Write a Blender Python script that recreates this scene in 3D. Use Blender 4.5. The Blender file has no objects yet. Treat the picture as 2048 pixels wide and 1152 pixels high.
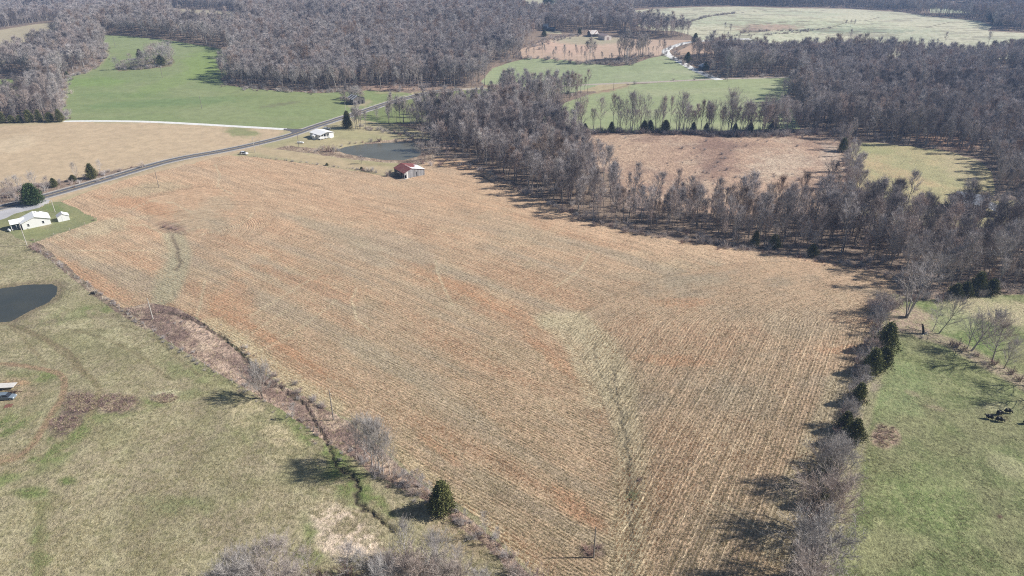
import bpy, math, random
import numpy as np
from mathutils import Vector, Matrix

sc = bpy.context.scene
COL = sc.collection
rng = np.random.default_rng(7)
R = random.Random(11)

# ------------------------------------------------------------------ camera
CAM_H = 110.0
TH = math.radians(27.4)
FPX = 1365.0                      # focal length in pixels of a 2048 px wide frame
cam_d = bpy.data.cameras.new('camera'); cam = bpy.data.objects.new('camera', cam_d); COL.objects.link(cam)
cam.location = (0, 0, CAM_H); cam.rotation_euler = (math.pi / 2 - TH, 0, 0)
cam_d.sensor_width = 36.0; cam_d.lens = 36.0 * FPX / 2048.0
cam_d.clip_start = 0.5; cam_d.clip_end = 30000.0
sc.camera = cam

# ------------------------------------------------------------------ light
SUN_EL = math.radians(37.0)
SUN_AZ = math.radians(86.0)       # clockwise from +Y
SV = Vector((math.sin(SUN_AZ) * math.cos(SUN_EL), math.cos(SUN_AZ) * math.cos(SUN_EL), math.sin(SUN_EL)))
world = bpy.data.worlds.new('World'); sc.world = world; world.use_nodes = True
wn = world.node_tree.nodes; wl = world.node_tree.links
sky = wn.new('ShaderNodeTexSky'); sky.sky_type = 'NISHITA'; sky.sun_disc = False
sky.sun_elevation = SUN_EL; sky.sun_rotation = SUN_AZ
wl.new(sky.outputs[0], wn['Background'].inputs[0]); wn['Background'].inputs[1].default_value = 0.055
sun_d = bpy.data.lights.new('sun', 'SUN'); sun_d.energy = 4.9; sun_d.angle = math.radians(0.53); sun_d.color = (1.0, 0.965, 0.915)
sun = bpy.data.objects.new('sun', sun_d); COL.objects.link(sun)
sun.rotation_euler = SV.to_track_quat('Z', 'Y').to_euler(); sun.location = (300, 50, 300)
vs = sc.view_settings
vs.view_transform = 'Standard'; vs.look = 'None'; vs.gamma = 1.0; vs.use_curve_mapping = False
vs.exposure = 0.46
sc.cycles.max_bounces = 5; sc.cycles.diffuse_bounces = 2; sc.cycles.glossy_bounces = 2
sc.cycles.transmission_bounces = 2; sc.cycles.volume_bounces = 1; sc.cycles.transparent_max_bounces = 8
sc.cycles.caustics_reflective = False; sc.cycles.caustics_refractive = False
sc.cycles.use_denoising = False
sc.cycles.pixel_filter_type = 'BLACKMAN_HARRIS'; sc.cycles.filter_width = 1.1
sc.cycles.use_adaptive_sampling = False

# ------------------------------------------------------------------ terrain
CT, ST = math.cos(TH), math.sin(TH)
def flat(px, py, z=0.0):
    """where the sight line through a photo pixel meets the level z"""
    u = (np.asarray(px, float) - 1024) / FPX; v = (np.asarray(py, float) - 576) / FPX
    den = ST + v * CT
    t = (CAM_H - z) / np.maximum(den, 1e-4)
    return u * t, (CT - v * ST) * t
def proj(x, y, z):
    X = x; Yc = -y * ST - (z - CAM_H) * (-CT)
    depth = y * CT - (z - CAM_H) * ST
    up = y * ST + (z - CAM_H) * CT
    return 1024 + FPX * X / depth, 576 - FPX * up / depth, depth

def sstep(a, b, x):
    t = np.clip((x - a) / (b - a), 0, 1); return t * t * (3 - 2 * t)

BUMPS = []   # x, y, sx, sy, height
def bump_px(px, py, sx, sy, h):
    x, y = flat(px, py); BUMPS.append((float(x), float(y), sx, sy, h))
bump_px(1000, 470, 110, 70, 3.0)      # broad back of the stubble field
bump_px(1550, 560, 60, 50, 2.0)
bump_px(480, 500, 60, 50, 1.6)
bump_px(300, 120, 160, 120, 8.0)      # green hill
bump_px(700, 70, 260, 160, 16.0)      # wooded hill
bump_px(100, 90, 220, 150, 10.0)
bump_px(1650, 55, 300, 140, 9.0)      # far pasture rise
bump_px(1150, 85, 120, 90, 5.0)
bump_px(1850, 250, 130, 110, 4.0)
bump_px(1300, 560, 200, 24, 0.0)
bump_px(1050, 235, 80, 70, -2.5)      # wet hollow of the middle wood
bump_px(1500, 400, 150, 40, -2.0)
bump_px(150, 860, 60, 40, 1.5)
bump_px(1900, 900, 50, 60, 1.6)
bump_px(1200, 880, 14, 70, -1.3)      # swale through the field
bump_px(330, 520, 14, 60, -1.0)
_f = rng.uniform(0, 6.28, (10, 2)); 
def terrain0(x, y):
    x = np.asarray(x, float); y = np.asarray(y, float)
    z = np.zeros(np.broadcast(x, y).shape)
    for (bx, by, sx, sy, h) in BUMPS:
        z = z + h * np.exp(-((x - bx) / sx) ** 2 - ((y - by) / sy) ** 2)
    a = sstep(60, 500, y) 
    z = z + 0.5 * np.sin(x / 31 + 1.3) * np.sin(y / 37 + .4) + (0.9 + 1.2 * a) * np.sin(x / 97 + y / 160 + 2) * np.cos(y / 88 - x / 210)
    roll = sstep(560, 720, y) * (1 - sstep(900, 1150, y)); z = z + roll * (2.6 * np.sin(y / 38 + x / 120 + 1.1) * np.sin(x / 95 + .6) + 1.8 * np.sin(x / 52 - y / 90))
    far = sstep(1500, 3500, y)
    z = z + far * (22 + 22 * np.sin(x / 900 + 1) * np.sin(y / 700))
    return z

# ponds lie level
POND_L = [(-260, 598), (-60, 585), (0, 577), (50, 570), (104, 568), (115, 574), (113, 588), (98, 604), (60, 622), (22, 643), (0, 645), (-120, 650), (-260, 640)]
POND_M = [(670, 300), (690, 294), (720, 289), (760, 286.5), (800, 284), (826, 285), (842, 291), (846, 301), (836, 313), (808, 320), (770, 320), (725, 314), (690, 307)]
PONDS = []
for pl, rad in ((POND_L, 26.0), (POND_M, 34.0)):
    P_ = np.array(pl, float); z0 = 0.0
    c = P_.mean(0)
    for _ in range(12):
        cx, cy = flat(c[0], c[1], z0); z0 = float(terrain0(cx, cy)) - 0.5
    wx, wy = flat(P_[:, 0], P_[:, 1], z0)
    PONDS.append((np.stack([wx, wy], 1), z0, rad))

def seg_dist(x, y, poly, closed=True):
    """distance to a polyline"""
    x = np.asarray(x, float); y = np.asarray(y, float)
    best = np.full(x.shape, 1e9)
    n = len(poly)
    for i in range(n if closed else n - 1):
        ax, ay = poly[i]; bx, by = poly[(i + 1) % n]
        dx, dy = bx - ax, by - ay
        t = np.clip(((x - ax) * dx + (y - ay) * dy) / max(dx * dx + dy * dy, 1e-9), 0, 1)
        best = np.minimum(best, (x - ax - t * dx) ** 2 + (y - ay - t * dy) ** 2)
    return np.sqrt(best)
def inside(x, y, poly):
    x = np.asarray(x, float); y = np.asarray(y, float)
    c = np.zeros(x.shape, bool); n = len(poly)
    for i in range(n):
        x1, y1 = poly[i]; x2, y2 = poly[(i + 1) % n]
        if y1 == y2: continue
        hit = ((y1 > y) != (y2 > y)) & (x < (x2 - x1) * (y - y1) / (y2 - y1) + x1)
        c ^= hit
    return c

def terrain1(x, y):
    z = terrain0(x, y)
    for (poly, z0, rad) in PONDS:
        x_ = np.atleast_1d(np.asarray(x, float)); y_ = np.atleast_1d(np.asarray(y, float))
        cx, cy = poly.mean(0); ext = np.abs(poly - [cx, cy]).max() + rad + 5
        near = (np.abs(x_ - cx) < ext) & (np.abs(y_ - cy) < ext)
        if not near.any(): continue
        zz = np.atleast_1d(z).astype(float).copy()
        xs, ys = x_[near], y_[near]
        d = seg_dist(xs, ys, poly); d = np.where(inside(xs, ys, poly), 0, d)
        k = 1 - sstep(0, rad, d)
        rim = 0.55 * sstep(0, 5.0, d) 
        zz[near] = zz[near] * (1 - k) + (z0 + rim) * k
        z = zz.reshape(np.shape(z)) if np.shape(z) else zz[0]
    return z

def W1(px, py, it=30):
    """world point on the (uncarved) ground under a photo pixel"""
    px = np.asarray(px, float); py = np.asarray(py, float)
    z = np.zeros(np.broadcast(px, py).shape)
    for _ in range(it):
        x, y = flat(px, py, z); z = 0.5 * z + 0.5 * terrain1(x, y)
    return x, y, z

# little gullies: photo polylines, width and depth in metres
GULLY_PX = [
    ([(246, 625), (262, 628), (290, 629), (320, 624), (345, 626), (362, 632), (385, 640), (400, 645), (412, 657), (425, 664), (438, 668), (447, 677), (456, 687), (468, 692), (481, 702), (488, 714), (496, 726), (506, 738), (512, 752), (530, 768), (560, 775), (590, 795), (610, 812), (622, 830), (630, 846), (645, 862), (655, 880), (662, 900), (675, 930), (700, 948), (709, 962), (714, 978), (712, 996), (725, 1015), (745, 1030), (765, 1043), (790, 1060)], 0.42, 0.6),
    ([(342, 470), (350, 488), (357, 500), (354, 512), (362, 524), (352, 540)], 0.35, 0.16),
    ([(345, 583), (350, 591)], 0.5, 0.25),
    ([(1187, 690), (1188, 720), (1196, 742), (1210, 765), (1222, 790), (1236, 820), (1244, 850)], 0.3, 0.16),
    ([(1222, 735), (1228, 760), (1232, 800), (1246, 850), (1252, 890), (1256, 930), (1257, 960), (1256, 985), (1259, 1015), (1256, 1040), (1262, 1075)], 0.35, 0.20),
    ([(960, 350), (1000, 372), (1045, 384), (1090, 398), (1110, 412), (1135, 418), (1160, 432), (1185, 438), (1205, 447)], 0.8, 0.8),
    ([(20, 650), (45, 655), (70, 651), (100, 643), (135, 637), (160, 634), (235, 631)], 0.9, 0.15),
]
GULLY = []
for pl, w, dep in GULLY_PX:
    a = np.array(pl, float); x, y, z = W1(a[:, 0], a[:, 1]); GULLY.append((np.stack([x, y], 1), w, dep))
GEXT = [(g[0].min(0) - 4, g[0].max(0) + 4) for g in GULLY]
def gully_amount(x, y):
    """carve depth and nearness (0-1) of the nearest gully"""
    x = np.atleast_1d(np.asarray(x, float)); y = np.atleast_1d(np.asarray(y, float))
    dep = np.zeros(x.shape); near = np.zeros(x.shape)
    for (poly, w, d), (lo, hi) in zip(GULLY, GEXT):
        m = (x > lo[0]) & (x < hi[0]) & (y > lo[1]) & (y < hi[1])
        if not m.any(): continue
        wob = 0.35 * np.sin(x[m] * 1.3 + y[m] * .7) + .25 * np.sin(y[m] * 2.1 - x[m])
        ds = seg_dist(x[m] + wob, y[m] + .5 * wob, poly, False)
        g = np.exp(-(ds / w) ** 2)
        dep[m] = np.maximum(dep[m], d * g); near[m] = np.maximum(near[m], np.exp(-(ds / (w * 1.2)) ** 2) * min(1, d * 2.2))
    return dep, near
def terrain(x, y):
    z = terrain1(x, y)
    d, _ = gully_amount(x, y)
    return z - (d.reshape(np.shape(z)) if np.shape(z) else d[0])
def P(px, py):
    x, y, z = W1(float(px), float(py))
    return Vector((float(x), float(y), float(terrain(float(x), float(y)))))
def ground_z(x, y): return float(terrain(float(x), float(y)))
def scale_at(py):  # photo pixels per metre
    return CT * (py + 133) / CAM_H

# ------------------------------------------------------------------ numpy value noise
_tab = rng.random((256, 256))
def vnoise(x, y):
    xi = np.floor(x).astype(int); yi = np.floor(y).astype(int); fx = x - xi; fy = y - yi
    fx = fx * fx * (3 - 2 * fx); fy = fy * fy * (3 - 2 * fy)
    a = _tab[xi & 255, yi & 255]; b = _tab[(xi + 1) & 255, yi & 255]; c = _tab[xi & 255, (yi + 1) & 255]; d = _tab[(xi + 1) & 255, (yi + 1) & 255]
    return (a * (1 - fx) + b * fx) * (1 - fy) + (c * (1 - fx) + d * fx) * fy
def fbm(x, y, s, oct=4):
    v = 0; a = .5; t = 0
    for i in range(oct):
        v = v + a * vnoise(x / s + 17.3 * i, y / s - 9.1 * i); t += a; a *= .55; s = s / 2.03
    return v / t

# ------------------------------------------------------------------ materials
def srgb(r, g, b):
    f = lambda c: (c / 255 / 12.92) if c / 255 <= .04045 else ((c / 255 + .055) / 1.055) ** 2.4
    return (f(r), f(g), f(b))
class NT:
    def __init__(s, name):
        s.m = bpy.data.materials.new(name); s.m.use_nodes = True; s.t = s.m.node_tree
        s.b = s.t.nodes['Principled BSDF']; s.b.inputs['Roughness'].default_value = .9
        try: s.b.inputs['Specular IOR Level'].default_value = .2
        except Exception: pass
    def n(s, typ, **kw):
        nd = s.t.nodes.new(typ)
        for k, v in kw.items(): setattr(nd, k, v)
        return nd
    def set(s, sock, v):
        if isinstance(v, bpy.types.NodeSocket): s.t.links.new(v, sock)
        else: sock.default_value = v
    def noise(s, vec, scale, detail=3, rough=.55, dist=0):
        nd = s.n('ShaderNodeTexNoise'); s.set(nd.inputs['Vector'], vec); nd.inputs['Scale'].default_value = scale
        nd.inputs['Detail'].default_value = detail; nd.inputs['Roughness'].default_value = rough; nd.inputs['Distortion'].default_value = dist
        return nd.outputs['Fac']
    def math(s, op, a, b=None, c=None, clamp=False):
        nd = s.n('ShaderNodeMath', operation=op, use_clamp=clamp); s.set(nd.inputs[0], a)
        if b is not None: s.set(nd.inputs[1], b)
        if c is not None: s.set(nd.inputs[2], c)
        return nd.outputs[0]
    def ramp(s, f, lo, hi, a=0., b=1.):
        nd = s.n('ShaderNodeMapRange'); nd.clamp = True
        for i, v in enumerate((f, lo, hi, a, b)): s.set(nd.inputs[i], v)
        return nd.outputs[0]
    def mix(s, f, a, b, typ='MIX'):
        nd = s.n('ShaderNodeMix', data_type='RGBA', blend_type=typ)
        fi = nd.inputs['Factor'] if 'Factor' in nd.inputs else nd.inputs[0]
        s.set(nd.inputs[0], f)
        for k, v in ((6, a), (7, b)):
            if isinstance(v, tuple) and len(v) == 3: v = (*v, 1)
            s.set(nd.inputs[k], v)
        return nd.outputs[2]
    def coords(s): return s.n('ShaderNodeNewGeometry').outputs['Position']
    def attr(s, name):
        nd = s.n('ShaderNodeAttribute', attribute_name=name); return nd
    def bump(s, h, strength, dist):
        nd = s.n('ShaderNodeBump'); nd.inputs['Strength'].default_value = strength; nd.inputs['Distance'].default_value = dist
        s.set(nd.inputs['Height'], h); s.t.links.new(nd.outputs[0], s.b.inputs['Normal'])
    def out(s, colr):
        s.set(s.b.inputs['Base Color'], colr if not (isinstance(colr, tuple) and len(colr) == 3) else (*colr, 1)); return s.m
def simple(name, c, rough=.8, metal=0., var=0.0, vscale=1.0):
    k = NT(name); k.b.inputs['Roughness'].default_value = rough; k.b.inputs['Metallic'].default_value = metal
    if var:
        f = k.noise(k.n('ShaderNodeTexCoord').outputs['Object'], vscale, 4)
        m = k.ramp(f, .3, .7, 1 - var, 1 + var)
        v = k.n('ShaderNodeVectorMath', operation='SCALE'); v.inputs[0].default_value = c; k.t.links.new(m, v.inputs['Scale'])
        return k.out(v.outputs[0])
    return k.out(c)

def ground_mat(name, clump=1.1, amp=.35, fine=.25, bstr=.8, bdist=.25, hue=None, hue_amt=.3, stretch=None, rows=0., dark=(.5, .45, .4), streak=None):
    """colour comes from the land cover in 'tint'; clumps and grain modulate it"""
    k = NT(name); pos = k.coords(); a = k.attr('tint').outputs['Color']
    n1 = k.noise(pos, clump, 3, .6); n2 = k.noise(pos, clump * 3.1, 2, .6); n3 = k.noise(pos, .16, 3, .55)
    if rows:
        vv = k.n('ShaderNodeCombineXYZ'); k.set(vv.inputs[0], k.math('MULTIPLY', k.attr('row').outputs['Fac'], 2.1)); k.set(vv.inputs[1], k.math('MULTIPLY', k.attr('along').outputs['Fac'], .75)); n1 = k.noise(vv.outputs[0], 1.0, 4, .68)
    m = k.math('MULTIPLY_ADD', k.ramp(n1, .3, .7, -1, 1), amp, 1.0)
    m = k.math('MULTIPLY_ADD', k.ramp(n2, .3, .7, -1, 1), fine, m)
    m = k.math('MULTIPLY_ADD', k.ramp(n3, .35, .65, -1, 1), .08, m)
    h = k.math('MULTIPLY_ADD', n2, .4, n1)
    colr = a
    if hue is not None:
        n4 = k.noise(pos, clump * .55, 3, .6)
        colr = k.mix(k.ramp(n4, .48, .62, 0, hue_amt), a, hue)
    if rows:
        r = k.attr('row').outputs['Fac']; rw = k.attr('rowk').outputs['Fac']
        # planting rows, 0.76 m apart, and a paler windrow of straw every few metres
        wob = k.math('MULTIPLY_ADD', k.noise(pos, .35, 2), 1.1, r)
        s1 = k.math('SINE', k.math('MULTIPLY', wob, 2 * math.pi / .95))
        v = k.n('ShaderNodeCombineXYZ'); k.set(v.inputs[0], k.math('MULTIPLY', r, .62)); k.set(v.inputs[1], k.math('MULTIPLY', k.attr('along').outputs['Fac'], .035))
        sl = k.noise(v.outputs[0], 1.0, 4, .72)
        w2 = k.math('ABSOLUTE', k.math('SINE', k.math('MULTIPLY', wob, math.pi / 3.3)))
        line = k.ramp(w2, .0, .085, 1, 0)
        brk = k.ramp(k.noise(pos, .25, 3, .6), .38, .55, .25, 1)
        lw = k.math('MULTIPLY', k.math('MULTIPLY', line, brk), rw)
        colr = k.mix(k.math('MULTIPLY', lw, .92, clamp=True), colr, (.74, .60, .40))
        m = k.math('MULTIPLY_ADD', k.ramp(sl, .34, .66, -1, 1), .20, m)
        m = k.math('MULTIPLY_ADD', k.math('MULTIPLY', s1, brk), .07 * rows, m)
        h = k.math('MULTIPLY_ADD', k.math('MULTIPLY', s1, brk), .12, h); h = k.math('MULTIPLY_ADD', lw, .25, h)
    m = k.math('MAXIMUM', m, .12)
    v = k.n('ShaderNodeVectorMath', operation='SCALE'); k.t.links.new(colr, v.inputs[0]); k.t.links.new(m, v.inputs['Scale'])
    k.bump(h, bstr, bdist)
    return k.out(v.outputs[0])

MG = {
    'stubble_field': ground_mat('stubble', 1.3, .44, .40, .9, .3, rows=1., hue=(.36, .29, .19), hue_amt=.35),
    'pasture': ground_mat('old_pasture_grass', 1.2, .30, .36, 1., .3, hue=(.17, .16, .075), hue_amt=.55),
    'rough_grass': ground_mat('rough_weeds', .9, .40, .32, 1., .5, hue=(.20, .14, .115), hue_amt=.55),
    'lawn': ground_mat('lawn_grass', 1.6, .20, .2, .7, .12, hue=(.22, .22, .08), hue_amt=.35),
    'hay_field': ground_mat('hay_stubble', .5, .07, .10, .6, .15, hue=(.30, .25, .16), hue_amt=.2),
    'green_field': ground_mat('winter_wheat', .5, .07, .10, .5, .1),
    'brush_field': ground_mat('cut_brush_field', .6, .25, .25, 1., .5, hue=(.24, .15, .11), hue_amt=.45),
    'east_pasture': ground_mat('grazed_pasture', 1.3, .28, .34, 1., .25, hue=(.30, .30, .15), hue_amt=.45),
    'far_pasture': ground_mat('far_pasture_grass', .35, .12, .1, .6, .3, hue=(.25, .24, .13), hue_amt=.4),
    'woodland_floor': ground_mat('leaf_litter', .7, .30, .25, 1., .4, hue=(.20, .16, .12), hue_amt=.5),
    'gravel_yard': ground_mat('yard_gravel', 2., .12, .12, .4, .05),
}
# ------------------------------------------------------------------ land cover (photo outlines of the fields, laid on the ground)
def c8(r, g, b): return np.array(srgb(r, g, b))
REG = [  # name, outline, base albedo
    ('pasture', None, (.315, .268, .170)),
    ('woodland_floor', [(-9000, -124), (11000, -124), (11000, 605), (2048, 588), (1990, 590), (1900, 597), (1830, 600), (1800, 590), (1760, 570), (1500, 520), (1200, 460), (900, 420), (300, 400), (-9000, 440)], (.235, .175, .13)),
    # left side
    ('hay_field', [(-900, 300), (-300, 256), (0, 247), (130, 241), (300, 242), (600, 254), (760, 190), (905, 178), (1000, 172), (1200, 163), (1270, 166), (1200, 182), (1000, 186), (905, 190), (780, 215), (690, 245), (600, 290), (500, 330), (330, 360), (200, 392), (140, 415), (0, 450), (-400, 560), (-900, 700)], (.40, .33, .20)),
    ('hay_field', [(-900, 330), (-300, 262), (0, 251), (40, 249), (100, 246), (131, 243.5), (300, 247), (450, 253), (567, 260), (640, 262), (590, 275), (470, 305), (330, 338), (200, 372), (110, 398), (40, 420), (-60, 470), (-300, 500), (-900, 560)], (.47, .36, .235)),
    ('woodland_floor', [(-60, 392), (0, 378), (60, 366), (120, 362), (175, 352), (215, 344), (330, 322), (330, 326), (205, 362), (120, 385), (70, 400), (0, 416), (-90, 440)], (.27, .20, .15)),
    ('green_field', [(131, 243.5), (124, 215), (126, 180), (136, 152), (168, 146), (200, 128), (212, 108), (207, 90), (202, 70), (255, 72), (350, 82), (420, 94), (452, 101), (470, 120), (462, 142), (440, 158), (450, 170), (520, 179), (640, 186), (740, 181), (800, 184), (830, 189), (771, 207), (700, 230), (640, 250), (618, 258), (567, 259), (500, 255), (400, 249), (300, 244.5)], (.205, .245, .105)),
    ('woodland_floor', [(228, 134), (262, 124), (300, 118), (340, 110), (350, 122), (344, 133), (290, 139), (235, 143)], (.19, .19, .085)),
    ('green_field', [(-600, 190), (0, 159), (66, 152), (75, 170), (70, 200), (20, 215), (-600, 240)], (.20, .25, .085)),
    ('hay_field', [(-500, 95), (0, 60), (60, 50), (126, 43), (132, 55), (122, 90), (90, 104), (60, 114), (0, 130), (-500, 160)], (.42, .36, .24)),
    ('hay_field', [(335, 17), (400, 20), (465, 23), (480, 40), (478, 60), (400, 60), (346, 50)], (.36, .31, .21)),
    ('hay_field', [(1036, -12), (1118, -12), (1120, 20), (1108, 36), (1050, 34)], (.42, .40, .28)),
    # middle
    ('hay_field', [(567, 262), (640, 250), (700, 236), (760, 240), (860, 268), (870, 300), (900, 318), (880, 345), (780, 352), (740, 347), (620, 328), (490, 312), (455, 310), (520, 290)], (.37, .32, .185)),
    ('green_field', [(700, 236), (771, 209), (830, 193), (906, 182), (1010, 176), (1000, 200), (960, 225), (900, 245), (760, 246)], (.18, .215, .085)),
    ('rough_grass', [(545, 300), (575, 291), (620, 296), (668, 300), (690, 294), (760, 281), (840, 276), (885, 290), (890, 312), (860, 330), (800, 328), (740, 322), (670, 314), (600, 304)], (.30, .225, .15)),
    # centre top
    ('green_field', [(960, 165), (984, 137), (1010, 128), (1050, 117.5), (1090, 116), (1150, 123.5), (1232, 132.5), (1264, 129), (1300, 116), (1334, 110), (1350, 122), (1372, 134), (1400, 147), (1424, 157.5), (1340, 161), (1270, 166), (1200, 169), (1150, 185), (1100, 190), (1000, 180)], (.28, .315, .17)),
    ('green_field', [(1085, 262), (1085, 235), (1130, 205), (1200, 182), (1262, 169), (1340, 164), (1430, 159.5), (1592, 154), (1595, 175), (1560, 200), (1590, 225), (1600, 258), (1400, 262), (1200, 264)], (.28, .315, .16)),
    ('hay_field', [(1040, 100), (1062, 90), (1110, 76), (1165, 70), (1190, 70), (1300, 80), (1400, 80), (1460, 83), (1400, 84), (1360, 88), (1342, 94), (1328, 103), (1322, 111), (1270, 113), (1200, 120), (1160, 124), (1120, 119), (1045, 116)], (.48, .35, .26)),
    ('hay_field', [(1085, 66), (1086, 60), (1120, 62), (1125, 68)], (.4, .36, .25)),
    ('far_pasture', [(1262, 22), (1300, 18), (1400, 14), (1480, 13), (1560, 16), (1700, 18), (1800, 24), (1870, 34), (1960, 42), (1985, 52), (1975, 62), (2048, 66), (2400, 72), (2400, 130), (2048, 118), (1900, 120), (1800, 118), (1650, 114), (1500, 112), (1445, 104), (1430, 84), (1398, 80), (1380, 70), (1350, 62), (1300, 60), (1262, 46)], (.52, .49, .35)),
    ('hay_field', [(1395, 83), (1440, 82), (1500, 88), (1560, 98), (1575, 112), (1500, 116), (1420, 106), (1372, 112), (1350, 106)], (.40, .28, .20)),
    ('far_pasture', [(1860, 8), (1900, 9), (1990, 13), (1992, 20), (1955, 27), (1860, 26)], (.36, .38, .26)),
    ('far_pasture', [(1762, 138), (1790, 136), (1793, 164), (1766, 166)], (.24, .30, .12)),
    ('far_pasture', [(1960, 148), (2060, 152), (2060, 178), (1960, 172)], (.27, .29, .15)),
    # right of centre
    ('brush_field', [(1125, 268), (1180, 266), (1300, 266), (1420, 271), (1500, 275), (1600, 272), (1676, 266), (1690, 285), (1690, 330), (1700, 380), (1700, 420), (1600, 430), (1500, 432), (1400, 425), (1300, 408), (1236, 366), (1190, 325), (1150, 295)], (.41, .285, .20)),
    ('east_pasture', [(1702, 284), (1760, 286), (1830, 293), (1900, 303), (1955, 320), (1985, 345), (1990, 375), (1985, 400), (2048, 402), (2200, 405), (2200, 458), (2048, 456), (1900, 453), (1800, 447), (1715, 428), (1708, 350), (1698, 315)], (.37, .315, .17)),
    # main field
    ('stubble_field', [(84, 497), (66, 488), (120, 468), (196, 441), (160, 420), (122, 403), (150, 393), (200, 374), (300, 347), (400, 322), (450, 311), (490, 312), (560, 320), (620, 328), (740, 347), (800, 358), (850, 345), (842, 330), (880, 314), (920, 320), (945, 330), (1000, 358), (1040, 378), (1075, 394), (1110, 414), (1150, 432), (1200, 450), (1260, 465), (1350, 480), (1450, 496), (1550, 510), (1650, 524), (1720, 537), (1790, 556), (1800, 580), (1760, 600), (1745, 640), (1738, 690), (1715, 740), (1700, 790), (1680, 850), (1665, 900), (1655, 960), (1640, 1030), (1625, 1100), (1615, 1200), (1600, 1700), (1300, 1700), (1180, 1260), (1090, 1172), (1040, 1120), (995, 1075), (950, 1030), (915, 1005), (880, 985), (840, 960), (790, 915), (745, 870), (700, 840), (672, 825), (640, 808), (600, 785), (560, 765), (530, 745), (495, 712), (460, 685), (430, 660), (400, 640), (350, 615), (300, 606), (240, 618), (180, 575), (130, 535)], (.435, .305, .197)),
    ('rough_grass', [(240, 618), (300, 606), (350, 615), (400, 642), (430, 663), (460, 688), (495, 716), (530, 749), (560, 769), (600, 789), (640, 812), (672, 829), (705, 848), (745, 880), (790, 925), (840, 965), (870, 990), (905, 1012), (950, 1044), (1000, 1090), (1060, 1150), (1160, 1262), (1120, 1262), (1040, 1165), (970, 1090), (900, 1040), (850, 1000), (800, 975), (740, 945), (700, 912), (650, 884), (600, 845), (540, 806), (495, 780), (440, 748), (400, 722), (340, 685), (290, 655)], (.33, .24, .175)),
    ('rough_grass', [(70, 484), (85, 490), (110, 512), (180, 570), (245, 616), (300, 655), (290, 660), (240, 628), (175, 582), (100, 520), (60, 494)], (.22, .18, .12)),
    ('lawn', [(-200, 425), (0, 436), (12, 436), (30, 428), (60, 421), (80, 416), (98, 406), (122, 403), (160, 420), (196, 441), (120, 466), (66, 486), (40, 478), (0, 455), (-200, 455)], (.21, .22, .11)),
    ('gravel_yard', [(-160, 470), (-60, 440), (0, 419), (40, 411.5), (74, 404), (88, 399), (101, 399), (99, 405), (79, 415), (60, 420), (30, 427), (13, 436), (0, 440), (-100, 470)], (.42, .41, .42)),
    ('east_pasture', [(1800, 602), (1830, 603), (1860, 600), (1900, 598), (1990, 591), (2048, 589), (2600, 600), (2900, 1700), (1600, 1700), (1625, 1200), (1650, 1100), (1685, 1030), (1700, 960), (1712, 900), (1722, 850), (1736, 790), (1752, 740), (1765, 690), (1770, 650), (1780, 620)], (.138, .16, .064)),
    ('pond', POND_L, (.1, .1, .1)), ('pond', POND_M, (.1, .1, .1)),
]
def rough_outline(poly, jit):
    out = []
    n = len(poly); rr = random.Random(len(poly) * 7 + int(poly[0][0]))
    for i in range(n):
        a, b = poly[i], poly[(i + 1) % n]
        L = math.hypot(b[0] - a[0], b[1] - a[1]); m = max(1, min(60, int(L / 9)))
        if L > 700: m = 1
        for j in range(m):
            t = j / m
            jj = jit * min(1.0, (a[1] + 60) / 300)
            dx, dy = (rr.gauss(0, jj), rr.gauss(0, jj * .5)) if j else (0, 0)
            out.append((a[0] + (b[0] - a[0]) * t + dx, a[1] + (b[1] - a[1]) * t + dy))
    return out
REGP = []
for nm, poly, colr in REG:
    if poly is not None:
        straight = nm in ('pond', 'gravel_yard')
        poly = rough_outline(poly, 0.5 if straight else (.8 if nm in ('green_field', 'far_pasture', 'hay_field') else 1.6))
    REGP.append((nm, poly, colr))
def label_of(px, py):
    px = np.asarray(px, float); py = np.asarray(py, float)
    lab = np.zeros(px.shape, int)
    for i, (nm, poly, c) in enumerate(REGP):
        if poly is None: continue
        pa = np.array(poly); lo, hi = pa.min(0), pa.max(0)
        m = (px >= lo[0]) & (px <= hi[0]) & (py >= lo[1]) & (py <= hi[1])
        if not m.any(): continue
        idx = np.nonzero(m); ins = inside(px[idx], py[idx], poly)
        lab[tuple(a[ins] for a in idx)] = i
    return lab

def axis(lo, hi, step, out_lo, out_hi, g=1.18):
    a = list(np.arange(lo, hi + .1, step)); s = step
    left = []; v = lo
    while v > out_lo: s *= g; v -= s; left.append(max(v, out_lo))
    s = step; right = []; v = hi
    while v < out_hi: s *= g; v += s; right.append(min(v, out_hi))
    return np.array(left[::-1] + a + right)
GS = 3.0
cols = axis(-70, 2118, GS, -9000, 11000, 1.12)
# rows: fine in the frame, finer near the top where a pixel covers many metres
rows_ = np.concatenate([-np.array([124, 121, 117, 112, 106, 99, 92, 84, 76, 68, 60, 52, 45, 38, 32, 26.5, 22, 18]), np.arange(-15, 120, 2.0), np.arange(120, 1200, GS)])
bot = []; v, s = rows_[-1], GS
while v < 2600: s *= 1.15; v += s; bot.append(v)
rows_ = np.concatenate([rows_, bot])
GX, GY = np.meshgrid(cols, rows_)
nr, nc = GX.shape
# photo coordinate of each lattice point; the world point is where that sight line meets the ground
qx = (GX[:-1, :-1] + GX[1:, 1:]) / 2; qy = (GY[:-1, :-1] + GY[1:, 1:]) / 2
QL = label_of(qx, qy)
QLc = QL.copy()
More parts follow.
